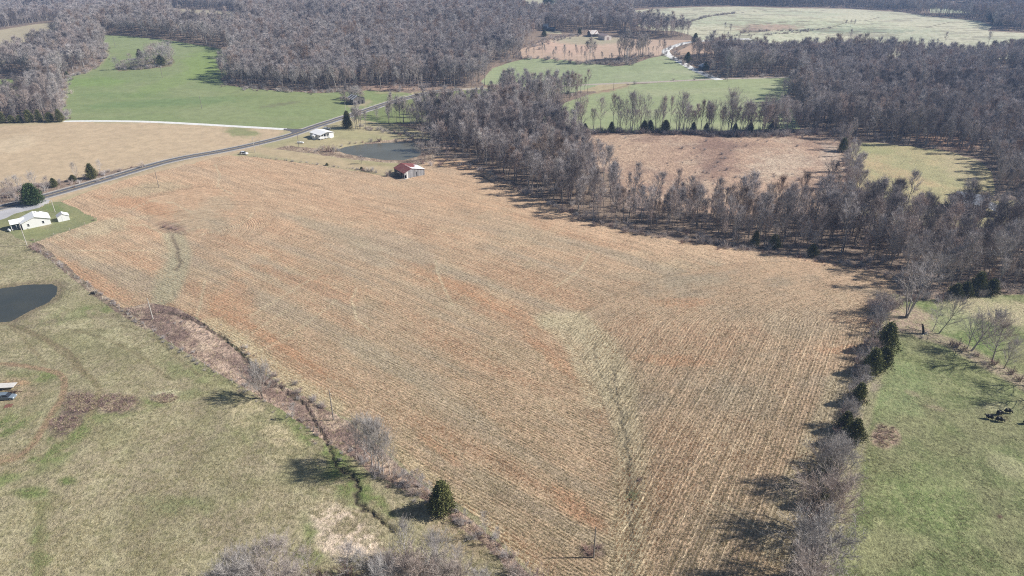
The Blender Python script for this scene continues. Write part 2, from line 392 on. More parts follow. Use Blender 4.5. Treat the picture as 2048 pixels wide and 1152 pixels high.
# draw the outline vertices onto the outlines so that the edges run clean
LV = np.full((4, nr, nc), -1)
LV[0, :-1, :-1] = QL; LV[1, :-1, 1:] = QL; LV[2, 1:, :-1] = QL; LV[3, 1:, 1:] = QL
top = LV.max(0); mn = np.where(LV < 0, 999, LV).min(0)
edge = top != mn
NX, NY = GX.copy(), GY.copy()
for i, (nm, poly, c) in enumerate(REGP):
    if poly is None: continue
    m = edge & (top == i)
    if not m.any(): continue
    x, y = GX[m], GY[m]; best = np.full(x.shape, 1e9); bx = x.copy(); by = y.copy()
    n = len(poly)
    for j in range(n):
        ax, ay = poly[j]; cx, cy = poly[(j + 1) % n]; dx, dy = cx - ax, cy - ay
        t = np.clip(((x - ax) * dx + (y - ay) * dy) / max(dx * dx + dy * dy, 1e-9), 0, 1)
        ex, ey = ax + t * dx, ay + t * dy; d = (x - ex) ** 2 + (y - ey) ** 2
        k = d < best; best[k] = d[k]; bx[k] = ex[k]; by[k] = ey[k]
    ok = best < (GS * .62) ** 2
    bx = np.where(ok, bx, x); by = np.where(ok, by, y)
    NX[m], NY[m] = bx, by
WX, WY, WZ = W1(NX, NY, 16)
gd, gn = gully_amount(WX.ravel(), WY.ravel())
gd = gd.reshape(WX.shape); gn = gn.reshape(WX.shape)
WZ = WZ - gd

# ---- land cover colour: grass, soil, weeds and tracks, plus some light and shade painted in
TINT = np.zeros((nr, nc, 3))
def poly_mask(poly, soft):
    d = seg_dist(NX, NY, poly); ins = inside(NX, NY, poly)
    return sstep(-soft, soft, np.where(ins, d, -d))
def blob(px, py, rx, ry, ang=0, hard=.35, wob=.55, seed=0):
    """soft ragged patch, centre and radii in photo pixels, in a local window"""
    lo = [px - 2.2 * max(rx, ry), py - 2.2 * max(rx, ry)]; hi = [px + 2.2 * max(rx, ry), py + 2.2 * max(rx, ry)]
    m = (NX > lo[0]) & (NX < hi[0]) & (NY > lo[1]) & (NY < hi[1])
    out = np.zeros(NX.shape)
    if not m.any(): return out
    x, y = NX[m] - px, NY[m] - py; a = math.radians(ang)
    u, v = (x * math.cos(a) + y * math.sin(a)) / rx, (-x * math.sin(a) + y * math.cos(a)) / ry
    d = np.sqrt(u * u + v * v) + wob * (fbm(WX[m] + seed * 31, WY[m], 5.0, 4) - .5) * 2
    out[m] = 1 - sstep(1 - hard, 1 + hard, d)
    return out
def track(pts, wid, soft=1.0):
    """nearness to a line given in photo pixels, width in metres"""
    a = np.array(pts, float); x, y, z = W1(a[:, 0], a[:, 1]); w = np.stack([x, y], 1)
    lo, hi = w.min(0) - 6, w.max(0) + 6
    m = (WX > lo[0]) & (WX < hi[0]) & (WY > lo[1]) & (WY < hi[1]); out = np.zeros(NX.shape)
    if m.any():
        wob = .5 * (fbm(WX[m], WY[m], 4., 2) - .5)
        out[m] = 1 - sstep(wid * .5, wid * .5 + soft * .6, seg_dist(WX[m] + wob, WY[m] + wob, w, False))
    return out
BASE = np.array([c for _, _, c in REGP])
def paint(T, mask, c): 
    T += (np.array(c) - T) * mask[..., None]

n_big = fbm(WX, WY, 34, 4); n_mid = fbm(WX + 500, WY - 300, 11, 4); n_sm = fbm(WX - 90, WY + 40, 3.2, 3)
OVER = {}   # per land cover overlays, evaluated over the lattice
def cover(name, f): OVER[name] = f

def o_pasture(T):
    paint(T, sstep(.47, .72, n_mid) * .5, (.205, .19, .10))
    paint(T, sstep(.52, .72, n_sm) * .5, (.40, .36, .22))
    paint(T, sstep(.5, .7, n_big) * .5, (.235, .195, .13)); paint(T, sstep(.48, .66, fbm(WX - 40, WY + 7, 9, 4)) * .35, (.36, .33, .19)); paint(T, sstep(.55, .72, fbm(WX + 300, WY, 13, 4)) * .3, (.17, .18, .075))
    G = (.13, .175, .05)
    for b in [(60, 752, 60, 11, 0), (20, 850, 45, 22, -20), (130, 868, 90, 16, -22), (250, 820, 70, 14, -12), (380, 745, 60, 20, 20), (395, 790, 50, 10, 0),
              (60, 930, 90, 20, -25), (600, 858, 70, 12, 38), (660, 905, 50, 20, 30), (700, 965, 60, 36, 30), (640, 1045, 28, 60, 0), (760, 1010, 50, 14, 40), (130, 962, 20, 8, 0), (60, 985, 40, 9, 0),
              (610, 1115, 40, 18, 0), (990, 1100, 30, 12, 30), (170, 622, 60, 12, -8), (120, 640, 50, 7, -8), (340, 1010, 60, 20, 0), (500, 880, 60, 14, 30), (80, 1100, 18, 70, 5)]:
        paint(T, blob(*b, hard=.7, wob=.9, seed=b[0]) * sstep(.25, .6, n_sm) * (.85 if b[0] > 560 or b[0] < 300 else .5), G if b[1] < 1000 or b[0] > 560 else (.14, .18, .06))
    for b in [(160, 806, 36, 22, -10), (232, 806, 46, 22, 0), (330, 795, 28, 12, 0), (130, 846, 36, 18, -25)]:
        m = blob(*b, seed=b[0]); paint(T, m * .85, (.20, .14, .115)); paint(T, m * sstep(.55, .7, n_sm) * .7, (.42, .33, .26)); paint(T, m * sstep(.56, .42, n_sm) * .8, (.12, .085, .075))
    paint(T, blob(330, 786, 34, 7, -5, seed=2) * .7, (.50, .47, .30))
    m = blob(690, 1050, 62, 34, 12, seed=5) + blob(700, 1095, 70, 26, 5, seed=6); m = np.clip(m, 0, 1)
    paint(T, m * .9, (.60, .48, .37)); paint(T, m * sstep(.48, .38, n_sm) * .7, (.20, .17, .09))
    m = blob(530, 860, 120, 34, 38, seed=8); paint(T, m * sstep(.4, .62, n_sm) * .6, (.50, .42, .26))
    m = blob(920, 1075, 70, 34, 30, seed=9); paint(T, m * .5, (.36, .26, .17))
    paint(T, blob(210, 660, 140, 26, 18, seed=12) * sstep(.4, .6, n_sm) * .45, (.45, .41, .25))
    paint(T, blob(30, 780, 50, 26, 0, seed=13) * .55, (.34, .25, .16)); paint(T, blob(30, 765, 24, 5, 0, seed=14) * .7, (.38, .24, .14))
    paint(T, blob(10, 917, 40, 9, -10, seed=15) * .6, (.36, .24, .15))
    for pts, w, c, k in [([(0, 927), (36, 915), (60, 895), (71, 883), (90, 850), (104, 826), (122, 800), (129, 775), (129, 758), (118, 748), (96, 740), (60, 734), (20, 728), (-40, 728)], 1.2, (.33, .23, .145), .8),
                         ([(20, 650), (50, 658), (85, 674), (112, 690), (137, 701), (155, 722), (161, 740), (170, 750)], .8, (.22, .17, .10), .6),
                         ([(26, 650), (60, 668), (95, 684), (125, 706), (146, 722), (150, 740)], .6, (.22, .17, .10), .5),
                         ([(164, 740), (185, 760), (200, 779), (195, 800), (178, 833)], 1.0, (.26, .21, .12), .6),
                         ([(130, 657), (180, 668), (219, 681), (255, 698), (290, 718), (340, 760)], .5, (.22, .18, .10), .45),
                         ([(240, 650), (291, 664), (330, 690), (359, 722), (400, 752)], .5, (.22, .18, .10), .4),
                         ([(80, 1005), (84, 1050), (78, 1100), (74, 1160)], 1.2, (.20, .19, .09), .45),
                         ([(20, 650), (60, 690), (90, 730)], .6, (.24, .19, .11), .4)]:
        paint(T, track(pts, w) * min(1, k * 1.25), tuple(q * .85 for q in c))
    m = sstep(1, 4, seg_dist(WX, WY, PONDS[0][0])); m = 1 - m; paint(T, m * .8, (.20, .155, .10))
cover('pasture', o_pasture)

VALLEY_PX = [(1100, 640), (1150, 640), (1205, 690), (1240, 780), (1262, 900), (1262, 1000), (1255, 1100), (1250, 1250)]
LANEL_PX = [(330, 455), (365, 505), (360, 550), (330, 600)]
# where the planting rows run: two directions, split by the swale and by the turn at the top
SPLIT = [(1205, 1800), (1225, 1152), (1238, 1000), (1232, 880), (1200, 790), (1165, 720), (1130, 670), (1160, 625), (1230, 590), (1330, 552), (1450, 530), (1560, 522), (1700, 535), (1900, 570), (2300, 900), (2300, 1800)]
right_side = inside(NX, NY, SPLIT)
rl = .596 * WX + .803 * WY; al = -.803 * WX + .596 * WY
x0, y0 = flat(1450, 665)
over = np.maximum(0, WY - y0)
rr_ = .857 * WX - .516 * WY - .030 * over ** 2; ar = .516 * WX + .857 * WY
# concentric turning rows near the western drain
cxw, cyw = flat(395, 470)
rad = np.hypot(WX - cxw, (WY - cyw) * 1.0)
turn = inside(NX, NY, [(290, 395), (400, 372), (500, 385), (560, 425), (520, 470), (420, 480), (380, 470), (300, 460)])
ROW = np.where(right_side, rr_, rl); ALONG = np.where(right_side, ar, al)
ROW = np.where(turn, rad, ROW)
ROWK = np.where(right_side, 1.0, .28) ; ROWK = np.where(turn, .7, ROWK)
ROWK = ROWK * sstep(330, 480, NY) 

def o_stubble(T):
    s = fbm(rl * .8, al * .10, 6, 4); s2 = fbm(rr_ * .5, ar * .3, 9, 4)
    f = np.where(right_side, .5 * s2 + .5 * n_mid, s)
    lowY = sstep(420, 700, NY)
    top_k = 1 - sstep(380, 560, NY)
    paint(T, sstep(.50, .70, f) * .6, (.42, .25, .15))             # bean-leaf litter, rusty
    paint(T, sstep(.47, .30, f) * .65, (.315, .265, .195))            # grey straw
    paint(T, sstep(.55, .75, n_mid) * .30, (.42, .36, .235))
    paint(T, lowY * .35, (.31, .235, .155))
    paint(T, top_k * .55, (.51, .342, .215))  # haze and grazing-angle brightening towards the far end, put into the colour
    for b in [(1000, 610, 160, 12, 28), (880, 560, 110, 9, 26), (1110, 720, 90, 12, 40), (1150, 1015, 60, 18, 40), (1370, 605, 60, 9, 0), (1340, 720, 80, 11, 5), (620, 570, 120, 12, 20), (300, 415, 90, 14, 12), (190, 560, 90, 16, 30), (460, 610, 40, 60, 10), (560, 690, 90, 9, 32), (1690, 700, 50, 8, 0), (880, 900, 60, 10, 35)]:
        paint(T, blob(*b, seed=b[1]) * .42, (.42, .215, .115))
    # pale straw left in the swales
    v = track(VALLEY_PX[:4], 5, 8); paint(T, v * .6, (.46, .395, .26)); v = track(VALLEY_PX, 3.0, 7.5); paint(T, v * .75, (.44, .37, .235))
    v = track([(1105, 650), (1150, 680), (1175, 740), (1200, 800)], 5, 5); paint(T, v * .6, (.46, .40, .26))
    v = track([(1246, 820), (1250, 900), (1262, 980), (1268, 1060), (1258, 1152)], 1.6, 2.5); paint(T, v * .55, (.27, .23, .15))
    paint(T, blob(1265, 990, 16, 12, 0, seed=3) * .7, (.10, .13, .05)); paint(T, blob(1277, 960, 8, 8, 0, seed=4) * .7, (.12, .09, .07))
    v = track([(345, 470), (362, 505), (355, 545), (325, 600)], 5, 5); paint(T, v * .8, (.36, .32, .21))
    paint(T, np.clip(blob(335, 560, 26, 50, 15, seed=7), 0, 1) * .7, (.36, .32, .21))
    v = track([(420, 648), (480, 690), (560, 755), (660, 815)], 5, 5); paint(T, v * .6, (.45, .39, .24))
    paint(T, blob(345, 455, 34, 11, 8, seed=21) * .75, (.19, .125, .095))
    paint(T, blob(200, 455, 80, 14, -12, seed=22) * .6, (.45, .385, .25)); paint(T, blob(300, 378, 70, 12, -8, seed=23) * .5, (.38, .33, .21))
    paint(T, blob(400, 440, 60, 22, 10, seed=24) * .5, (.33, .29, .20)); paint(T, blob(440, 408, 40, 14, 0, seed=25) * .4, (.33, .29, .20))
    for b in [(540, 560, 60, 8, 25), (700, 480, 120, 14, 22), (860, 590, 90, 12, 26), (1350, 560, 120, 12, 4), (1040, 460, 120, 16, 18), (1600, 640, 90, 30, 0), (1500, 800, 60, 40, 0), (760, 720, 90, 18, 28), (900, 800, 120, 18, 32), (1460, 1050, 70, 60, 0)]:
        paint(T, blob(*b, seed=b[1]) * .35, (.33, .285, .20))
    # pale wheel tracks
    for pts in ([(398, 560 + 190), (540, 692), (600, 655), (660, 612), (672, 600)], [(500, 632), (560, 596), (602, 570), (640, 548)], [(715, 575), (703, 600), (712, 635), (740, 660)],
                [(395, 470), (440, 462), (478, 450), (500, 435), (505, 425)], [(345, 470), (400, 455), (470, 455)], [(905, 610), (880, 560), (870, 520)], [(1110, 575), (1160, 540), (1180, 505)],
                [(1400, 1000), (1450, 1010), (1490, 1035), (1530, 1075)], [(260, 420), (300, 402), (345, 405), (385, 425)], [(455, 700), (520, 655), (575, 620)],
                [(100, 485), (150, 470), (230, 452), (290, 450), (330, 470), (360, 470)], [(410, 560), (405, 590), (395, 630)], [(118, 502), (240, 500), (330, 503)], [(430, 330), (440, 350), (435, 372), (470, 392)]):
        paint(T, track(pts, .35, .8) * .55, (.52, .44, .29))
    # headland along the wood, fewer rows, peach
    v = track([(960, 345), (1100, 425), (1200, 462), (1350, 492), (1550, 522), (1760, 560)], 10, 14); paint(T, v * .5, (.52, .36, .235))
    v = track([(1090, 1160), (1000, 1070), (915, 995), (800, 905), (700, 835)], 1.6, 2.5); paint(T, v * .6, (.47, .385, .24))
    v = track([(1560, 1100), (1590, 1000), (1625, 920), (1655, 850), (1690, 760)], 5, 5); paint(T, v * .55, (.42, .37, .24))
    paint(T, blob(1187, 1103, 30, 13, 10, seed=31) * .85, (.13, .09, .075))
    paint(T, sstep(1.5, .3, seg_dist(WX, WY, GULLY[1][0], False)) * .6, (.15, .11, .08))
cover('stubble_field', o_stubble)

def o_rough(T):
    paint(T, sstep(.5, .66, n_sm) * .7, (.47, .37, .27)); paint(T, sstep(.5, .36, n_sm) * .6, (.17, .115, .095))
    for b in [(330, 655, 60, 18, 25), (480, 715, 40, 26, 40), (520, 760, 40, 20, 40), (350, 625, 50, 9, 15), (610, 830, 60, 14, 40), (700, 880, 40, 20, 40)]:
        paint(T, blob(*b, seed=b[0]) * .65, (.17, .115, .10))
    for b in [(430, 690, 60, 10, 30), (500, 780, 60, 9, 30), (400, 660, 50, 9, 20), (640, 880, 40, 10, 38), (450, 735, 60, 10, 35)]:
        paint(T, blob(*b, seed=b[1]) * .6, (.50, .37, .28))
cover('rough_grass', o_rough)
def o_hay(T):
    paint(T, sstep(.5, .75, n_big) * .4, T * .86); paint(T, sstep(.55, .72, fbm(WX, WY, 24, 3)) * .3, T * 1.1)
    paint(T, blob(20, 290, 60, 16, -10, seed=1) * .4, (.55, .45, .31)); 
    paint(T, blob(480, 264, 34, 9, 8, seed=2) * .8, (.19, .22, .09)); paint(T, blob(560, 285, 50, 5, -10, seed=3) * .4, (.28, .28, .14))
    paint(T, track([(180, 372), (260, 350), (330, 330), (440, 303), (520, 282)], 3, 2.5) * .6, (.28, .24, .14))
    paint(T, blob(1140, 95, 60, 14, 0, seed=5) * .35, (.55, .36, .28)); paint(T, blob(1180, 80, 70, 9, 0, wob=.3, seed=6) * .9, (.34, .31, .21))
    paint(T, blob(700, 270, 90, 9, 6, seed=7) * .5, (.31, .30, .15)); paint(T, blob(640, 290, 60, 7, 0, seed=8) * .4, (.42, .35, .20))
    paint(T, blob(640, 320, 200, 10, 10, seed=9) * .5, (.49, .36, .235)); paint(T, blob(860, 335, 40, 14, 10, seed=10) * .6, (.46, .335, .225))
    paint(T, blob(745, 327, 50, 4, 4, seed=11) * .4, (.25, .23, .11))
cover('hay_field', o_hay)
def o_green(T):
    paint(T, sstep(.45, .75, n_big) * .35, T * np.array([1.15, 1.1, 1.2])); 
    paint(T, sstep(.5, .68, fbm(WX * .5, WY, 20, 3)) * .4, T * np.array([1.25, 1.12, 1.3])); paint(T, blob(300, 90, 120, 20, 10, seed=41) * .4, (.27, .30, .16))
    paint(T, blob(190, 165, 60, 10, 0, seed=1) * .5, (.18, .27, .07)); paint(T, blob(340, 165, 80, 12, -20, seed=2) * .45, (.20, .27, .08)); paint(T, blob(410, 130, 40, 30, 0, seed=5) * .45, (.21, .29, .07))
    paint(T, blob(330, 205, 180, 7, -3, seed=3) * .4, (.11, .19, .065)); paint(T, blob(240, 190, 90, 5, 0, seed=6) * .3, (.12, .19, .06)); paint(T, blob(600, 200, 150, 14, 4, seed=4) * .45, (.21, .235, .10))
    paint(T, blob(560, 209, 40, 3, -8, seed=9) * .5, (.14, .12, .08)); paint(T, blob(250, 80, 60, 8, 0, seed=19) * .4, (.23, .27, .13))
    paint(T, track([(136, 152), (168, 146), (200, 128), (212, 108), (207, 90)], 2, 4) * .6, (.36, .26, .19)); paint(T, track([(126, 180), (131, 160), (126, 215)], 2, 3) * .5, (.36, .26, .19))
    paint(T, blob(1215, 178, 40, 6, -12, seed=20) * .8, (.34, .21, .15)); paint(T, blob(780, 184, 40, 3, 0, seed=21) * .5, (.36, .29, .18))
    paint(T, blob(720, 208, 26, 5, -8, seed=23) * .6, (.42, .33, .23)); paint(T, blob(880, 215, 80, 18, 0, seed=24) * .25, (.28, .22, .14))
    paint(T, track([(618, 256), (660, 241), (700, 226), (771, 204), (830, 186)], 1.4, 1.5) * .6, (.48, .42, .30))
cover('green_field', o_green)
def o_brush(T):
    paint(T, sstep(.5, .7, n_mid) * .5, (.47, .37, .27)); paint(T, sstep(.52, .35, fbm(WX, WY, 15, 4)) * .55, (.25, .165, .125))
    paint(T, blob(1430, 310, 40, 44, 10, seed=1) * .6, (.24, .15, .115)); paint(T, blob(1450, 290, 80, 8, 0, seed=2) * .4, (.22, .14, .11))
    paint(T, blob(1560, 330, 70, 20, -8, seed=3) * .5, (.52, .43, .32)); paint(T, blob(1250, 300, 60, 26, 20, seed=4) * .4, (.50, .37, .25)); paint(T, blob(1660, 310, 20, 24, 0, seed=5) * .5, (.50, .42, .33))
    paint(T, track([(1470, 290), (1440, 320), (1410, 345), (1380, 380)], 2, 5) * .5, (.17, .115, .095))
cover('brush_field', o_brush)
def o_east(T):
    up = 1 - sstep(430, 470, NY)
    paint(T, sstep(.45, .7, n_mid) * .45, T * np.array([1.28, 1.15, 1.2])); paint(T, sstep(.5, .7, n_sm) * .3, (.33, .33, .17))
    lw_ = (1 - up); paint(T, lw_ * sstep(.48, .68, fbm(WX, WY, 17, 4)) * .55, (.21, .19, .105)); paint(T, lw_ * sstep(.5, .7, fbm(WX + 99, WY, 26, 3)) * .5, (.105, .165, .042))
    paint(T, up * blob(1860, 345, 90, 14, 20, seed=1) * .6, (.31, .295, .155)); paint(T, up * blob(1740, 300, 50, 10, 5, seed=2) * .5, (.27, .29, .13)); paint(T, up * blob(1790, 345, 90, 10, 18, seed=3) * .5, (.43, .31, .18)); paint(T, up * blob(1930, 330, 50, 30, 30, seed=4) * .4, (.42, .34, .22))
    paint(T, blob(2000, 625, 120, 26, 10, seed=5) * .8, (.44, .37, .235)); paint(T, blob(1900, 640, 60, 24, 0, seed=6) * .5, (.33, .33, .19))
    paint(T, blob(1810, 640, 50, 24, 10, seed=7) * .85, (.36, .26, .20)); paint(T, track([(1850, 670), (1900, 685), (1950, 712), (1990, 735), (2040, 760), (2090, 790)], 4, 5) * .8, (.31, .24, .18))
    m = blob(1770, 873, 26, 24, 10, seed=8); paint(T, m * .85, (.36, .25, .19)); paint(T, m * sstep(.5, .38, n_sm) * .6, (.16, .11, .085))
    paint(T, blob(2000, 1033, 8, 5, 20, seed=9) * .9, (.12, .075, .055)); paint(T, blob(1850, 1000, 120, 60, 20, seed=10) * .35, (.18, .24, .08)); paint(T, blob(1790, 780, 60, 60, 0, seed=11) * .4, (.20, .27, .11))
    paint(T, blob(2020, 930, 50, 18, 20, seed=12) * .45, (.40, .37, .22)); paint(T, blob(1760, 1100, 90, 40, 0, seed=13) * .4, (.33, .30, .17)); paint(T, blob(1995, 815, 30, 10, 8, seed=14) * .5, (.42, .39, .23)); paint(T, blob(1870, 815, 22, 5, 15, seed=15) * .6, (.26, .21, .14)); paint(T, blob(1825, 787, 14, 4, 20, seed=16) * .6, (.26, .21, .14))
    paint(T, track([(1640, 1160), (1690, 1030), (1712, 930), (1728, 850), (1745, 780), (1765, 720)], 1.2, 2.5) * .6, (.31, .26, .17)); paint(T, blob(1738, 770, 26, 12, 0, seed=17) * .6, (.28, .22, .18))
cover('east_pasture', o_east)
def o_far(T):
    paint(T, sstep(.45, .7, n_big) * .5, (.40, .43, .29)); paint(T, blob(1580, 50, 200, 12, 3, seed=1) * .5, (.38, .42, .28)); paint(T, blob(1700, 62, 120, 5, 0, seed=2) * .6, (.20, .25, .17))
    paint(T, blob(1535, 55, 60, 7, 0, seed=3) * .75, (.38, .24, .19)); paint(T, blob(1500, 62, 20, 6, 0, seed=4) * .6, (.2, .13, .11))
    for pts in ([(1345, 42), (1362, 50), (1400, 38), (1470, 26), (1540, 20)], [(1480, 66), (1530, 62), (1600, 62), (1660, 56), (1720, 42), (1760, 34)], [(1440, 74), (1520, 70), (1620, 62), (1700, 62), (1800, 66), (1880, 66)], [(1480, 66), (1500, 50), (1560, 45), (1640, 42)], [(1850, 56), (1900, 44)]):
        paint(T, track(pts, 1.5, 2.) * .8, (.17, .14, .10))
    paint(T, sstep(.56, .66, fbm(WX * .35, WY * 1.6, 12, 3)) * .5, (.22, .19, .14))
cover('far_pasture', o_far)
def o_wood(T):
    paint(T, sstep(.5, .7, n_mid) * .5, (.30, .215, .155)); paint(T, sstep(.5, .35, n_sm) * .4, (.15, .11, .085))
    paint(T, blob(1900, 285, 60, 14, 10, seed=1) * .8, (.42, .26, .17)); paint(T, blob(1690, 215, 60, 14, 0, seed=2) * .5, (.36, .24, .16)); paint(T, blob(1000, 250, 60, 30, 0, seed=3) * .6, (.36, .23, .17))
    paint(T, blob(800, 174, 80, 7, 0, seed=4) * .8, (.42, .29, .22)); paint(T, blob(880, 300, 20, 20, 0, seed=5) * .7, (.40, .28, .22)); paint(T, blob(1280, 380, 50, 40, 0, seed=6) * .6, (.36, .26, .22))
    paint(T, track([(60, 400), (120, 380), (205, 358), (330, 324)], 3, 3) * .5, (.33, .23, .17)); paint(T, sstep(450, 500, NX) * sstep(60, 20, NY) * .0, (.2, .2, .2))
cover('woodland_floor', o_wood)
def o_lawn(T):
    paint(T, sstep(.5, .7, n_sm) * .4, (.30, .28, .14)); paint(T, blob(70, 462, 40, 10, -10, seed=1) * .5, (.24, .25, .11)); paint(T, blob(90, 450, 14, 8, 0, seed=2) * .5, (.35, .29, .19))
    paint(T, blob(110, 418, 26, 6, 10, seed=3) * .4, (.13, .20, .05))
cover('lawn', o_lawn)
def o_yard(T):
    paint(T, blob(70, 410, 40, 3, -10, seed=1) * .7, (.52, .50, .47)); paint(T, blob(55, 415, 24, 4, -8, seed=2) * .6, (.33, .34, .37))
cover('gravel_yard', o_yard)

# ---- build one mesh per stretch of land cover
def mesh_arrays(name, V, Q, mats):
    me = bpy.data.meshes.new(name)
    me.vertices.add(len(V)); me.vertices.foreach_set('co', np.asarray(V, np.float32).ravel())
    Q = np.asarray(Q, np.int32); k = Q.shape[1]
    me.loops.add(Q.size); me.loops.foreach_set('vertex_index', Q.ravel())
    me.polygons.add(len(Q)); me.polygons.foreach_set('loop_start', np.arange(0, Q.size, k, dtype=np.int32))
    try: me.polygons.foreach_set('loop_total', np.full(len(Q), k, np.int32))
    except Exception: pass
    me.update(calc_edges=True)
    for m in mats: me.materials.append(m)
    return me
def tag(o, label=None, cat=None, group=None, kind=None):
    if label: o['label'] = label
    if cat: o['category'] = cat
    if group: o['group'] = group
    if kind: o['kind'] = kind
    return o
NAMES = {'pond': 'pond_water'}
k_w = NT('pond_water'); k_w.b.inputs['Roughness'].default_value = .12
try: k_w.b.inputs['Specular IOR Level'].default_value = .28
except Exception: pass
_p = k_w.coords(); k_w.bump(k_w.noise(_p, .9, 3), .05, .1)
_sx = k_w.n('ShaderNodeSeparateXYZ'); k_w.t.links.new(_p, _sx.inputs[0])
_murk_reflection = k_w.mix(k_w.ramp(_sx.outputs[1], 280, 320), (.050, .054, .046), (.135, .13, .10))   # farther pond muddier, with reflected horizon brightness put into its colour
MG['pond'] = k_w.out(k_w.mix(k_w.math('MULTIPLY', k_w.ramp(k_w.noise(_p, .06, 3), .4, .65), .5), _murk_reflection, (.09, .085, .06)))
# group the regions: same cover joined when of one name and side (far, middle, near)
FIELD_OBJ = {}
for i, (nm, poly, c) in enumerate(REGP):
    m = QLc == i
    if not m.any(): continue
    T = None
names = []
for nm, _, _ in REGP:
    if nm not in names: names.append(nm)
vid = np.arange(nr * nc).reshape(nr, nc)
for nm in names:
    ids = [i for i, r in enumerate(REGP) if r[0] == nm]
    sel = np.isin(QLc, ids)
    if not sel.any(): continue
    # vertex base colour from the cover of an adjacent own quad
    lab = np.full((nr, nc), -1)
    for dy in (0, 1):
        for dx in (0, 1):
            sub = lab[dy:nr - 1 + dy, dx:nc - 1 + dx]; sub[sel] = QLc[sel]
    T = BASE[np.clip(lab, 0, None)].astype(float)
    if nm in OVER: OVER[nm](T)
    if nm != 'pond':
        mud_shade = np.array((.075, .06, .045)); T += (mud_shade - T) * np.clip(gn * 1.0, 0, .92)[..., None]  # gully mud, its colour darkened to carry the deep shade of the cut
    r_, c_ = np.nonzero(sel)
    Q = np.stack([vid[r_, c_], vid[r_ + 1, c_], vid[r_ + 1, c_ + 1], vid[r_, c_ + 1]], 1)
    used, inv = np.unique(Q, return_inverse=True); Q = inv.reshape(Q.shape)
    V = np.stack([WX.ravel()[used], WY.ravel()[used], WZ.ravel()[used]], 1)
    if nm == 'pond':
        for (poly, z0, rad) in PONDS:
            cx, cy = poly.mean(0); k = np.hypot(V[:, 0] - cx, V[:, 1] - cy) < 150; V[k, 2] = z0
    me = mesh_arrays(nm, V, Q, [MG[nm]])
    me.polygons.foreach_set('use_smooth', np.ones(len(Q), bool))
    at = me.attributes.new('tint', 'FLOAT_COLOR', 'POINT')
    at.data.foreach_set('color', np.concatenate([T.reshape(-1, 3)[used], np.ones((len(used), 1))], 1).astype(np.float32).ravel())
    if nm == 'stubble_field':
        for an, A in (('row', ROW), ('along', ALONG), ('rowk', ROWK)):
            a_ = me.attributes.new(an, 'FLOAT', 'POINT'); a_.data.foreach_set('value', A.ravel()[used].astype(np.float32))
    o = bpy.data.objects.new({'pond': 'pond_water'}.get(nm, nm), me); COL.objects.link(o)
    o['kind'] = 'structure'; FIELD_OBJ[nm] = o
print('ground verts', nr * nc)
# ------------------------------------------------------------------ vegetation kinds
def bark_mat(name, c1, c2, var=.14):
    k = NT(name); tc = k.n('ShaderNodeTexCoord').outputs['Object']
    inf = k.n('ShaderNodeObjectInfo'); 
    n = k.noise(tc, 1.2, 3)
    m = k.mix(k.ramp(n, .35, .65), c1, c2)
    r3 = k.math('FRACT', k.math('MULTIPLY', inf.outputs['Random'], 7.31)); m = k.mix(k.math('MULTIPLY', k.ramp(r3, .55, 1.), .55 if 'foliage' not in name else 0), m, (c2[0] * 1.05, c2[1] * .86, c2[2] * .74)); m = k.mix(k.math('MULTIPLY', k.ramp(r3, .25, 0.), .6 if 'foliage' not in name else 0), m, (c2[0] * 1.3, c2[1] * 1.32, c2[2] * 1.34))
    v = k.n('ShaderNodeVectorMath', operation='SCALE'); k.t.links.new(m, v.inputs[0]); k.set(v.inputs['Scale'], k.ramp(inf.outputs['Random'], 0, 1, 1 - var, 1 + var))
    return k.out(v.outputs[0])
M_BARK = bark_mat('grey_bark', (.17, .15, .13), (.33, .30, .27))
M_TWIG = bark_mat('twig_bark', (.32, .285, .272), (.49, .445, .425))
M_PALE = bark_mat('pale_twigs', (.37, .335, .31), (.50, .465, .435))
M_RED = bark_mat('reddish_stems', (.24, .165, .15), (.36, .26, .235))
M_CEDAR = bark_mat('cedar_foliage', (.055, .072, .026), (.20, .19, .070), .2)
M_PINE = bark_mat('pine_foliage', (.04, .07, .026), (.09, .125, .05), .15)
M_DEAD = simple('weathered_white_wood', (.55, .52, .47), .8, var=.2, vscale=3)

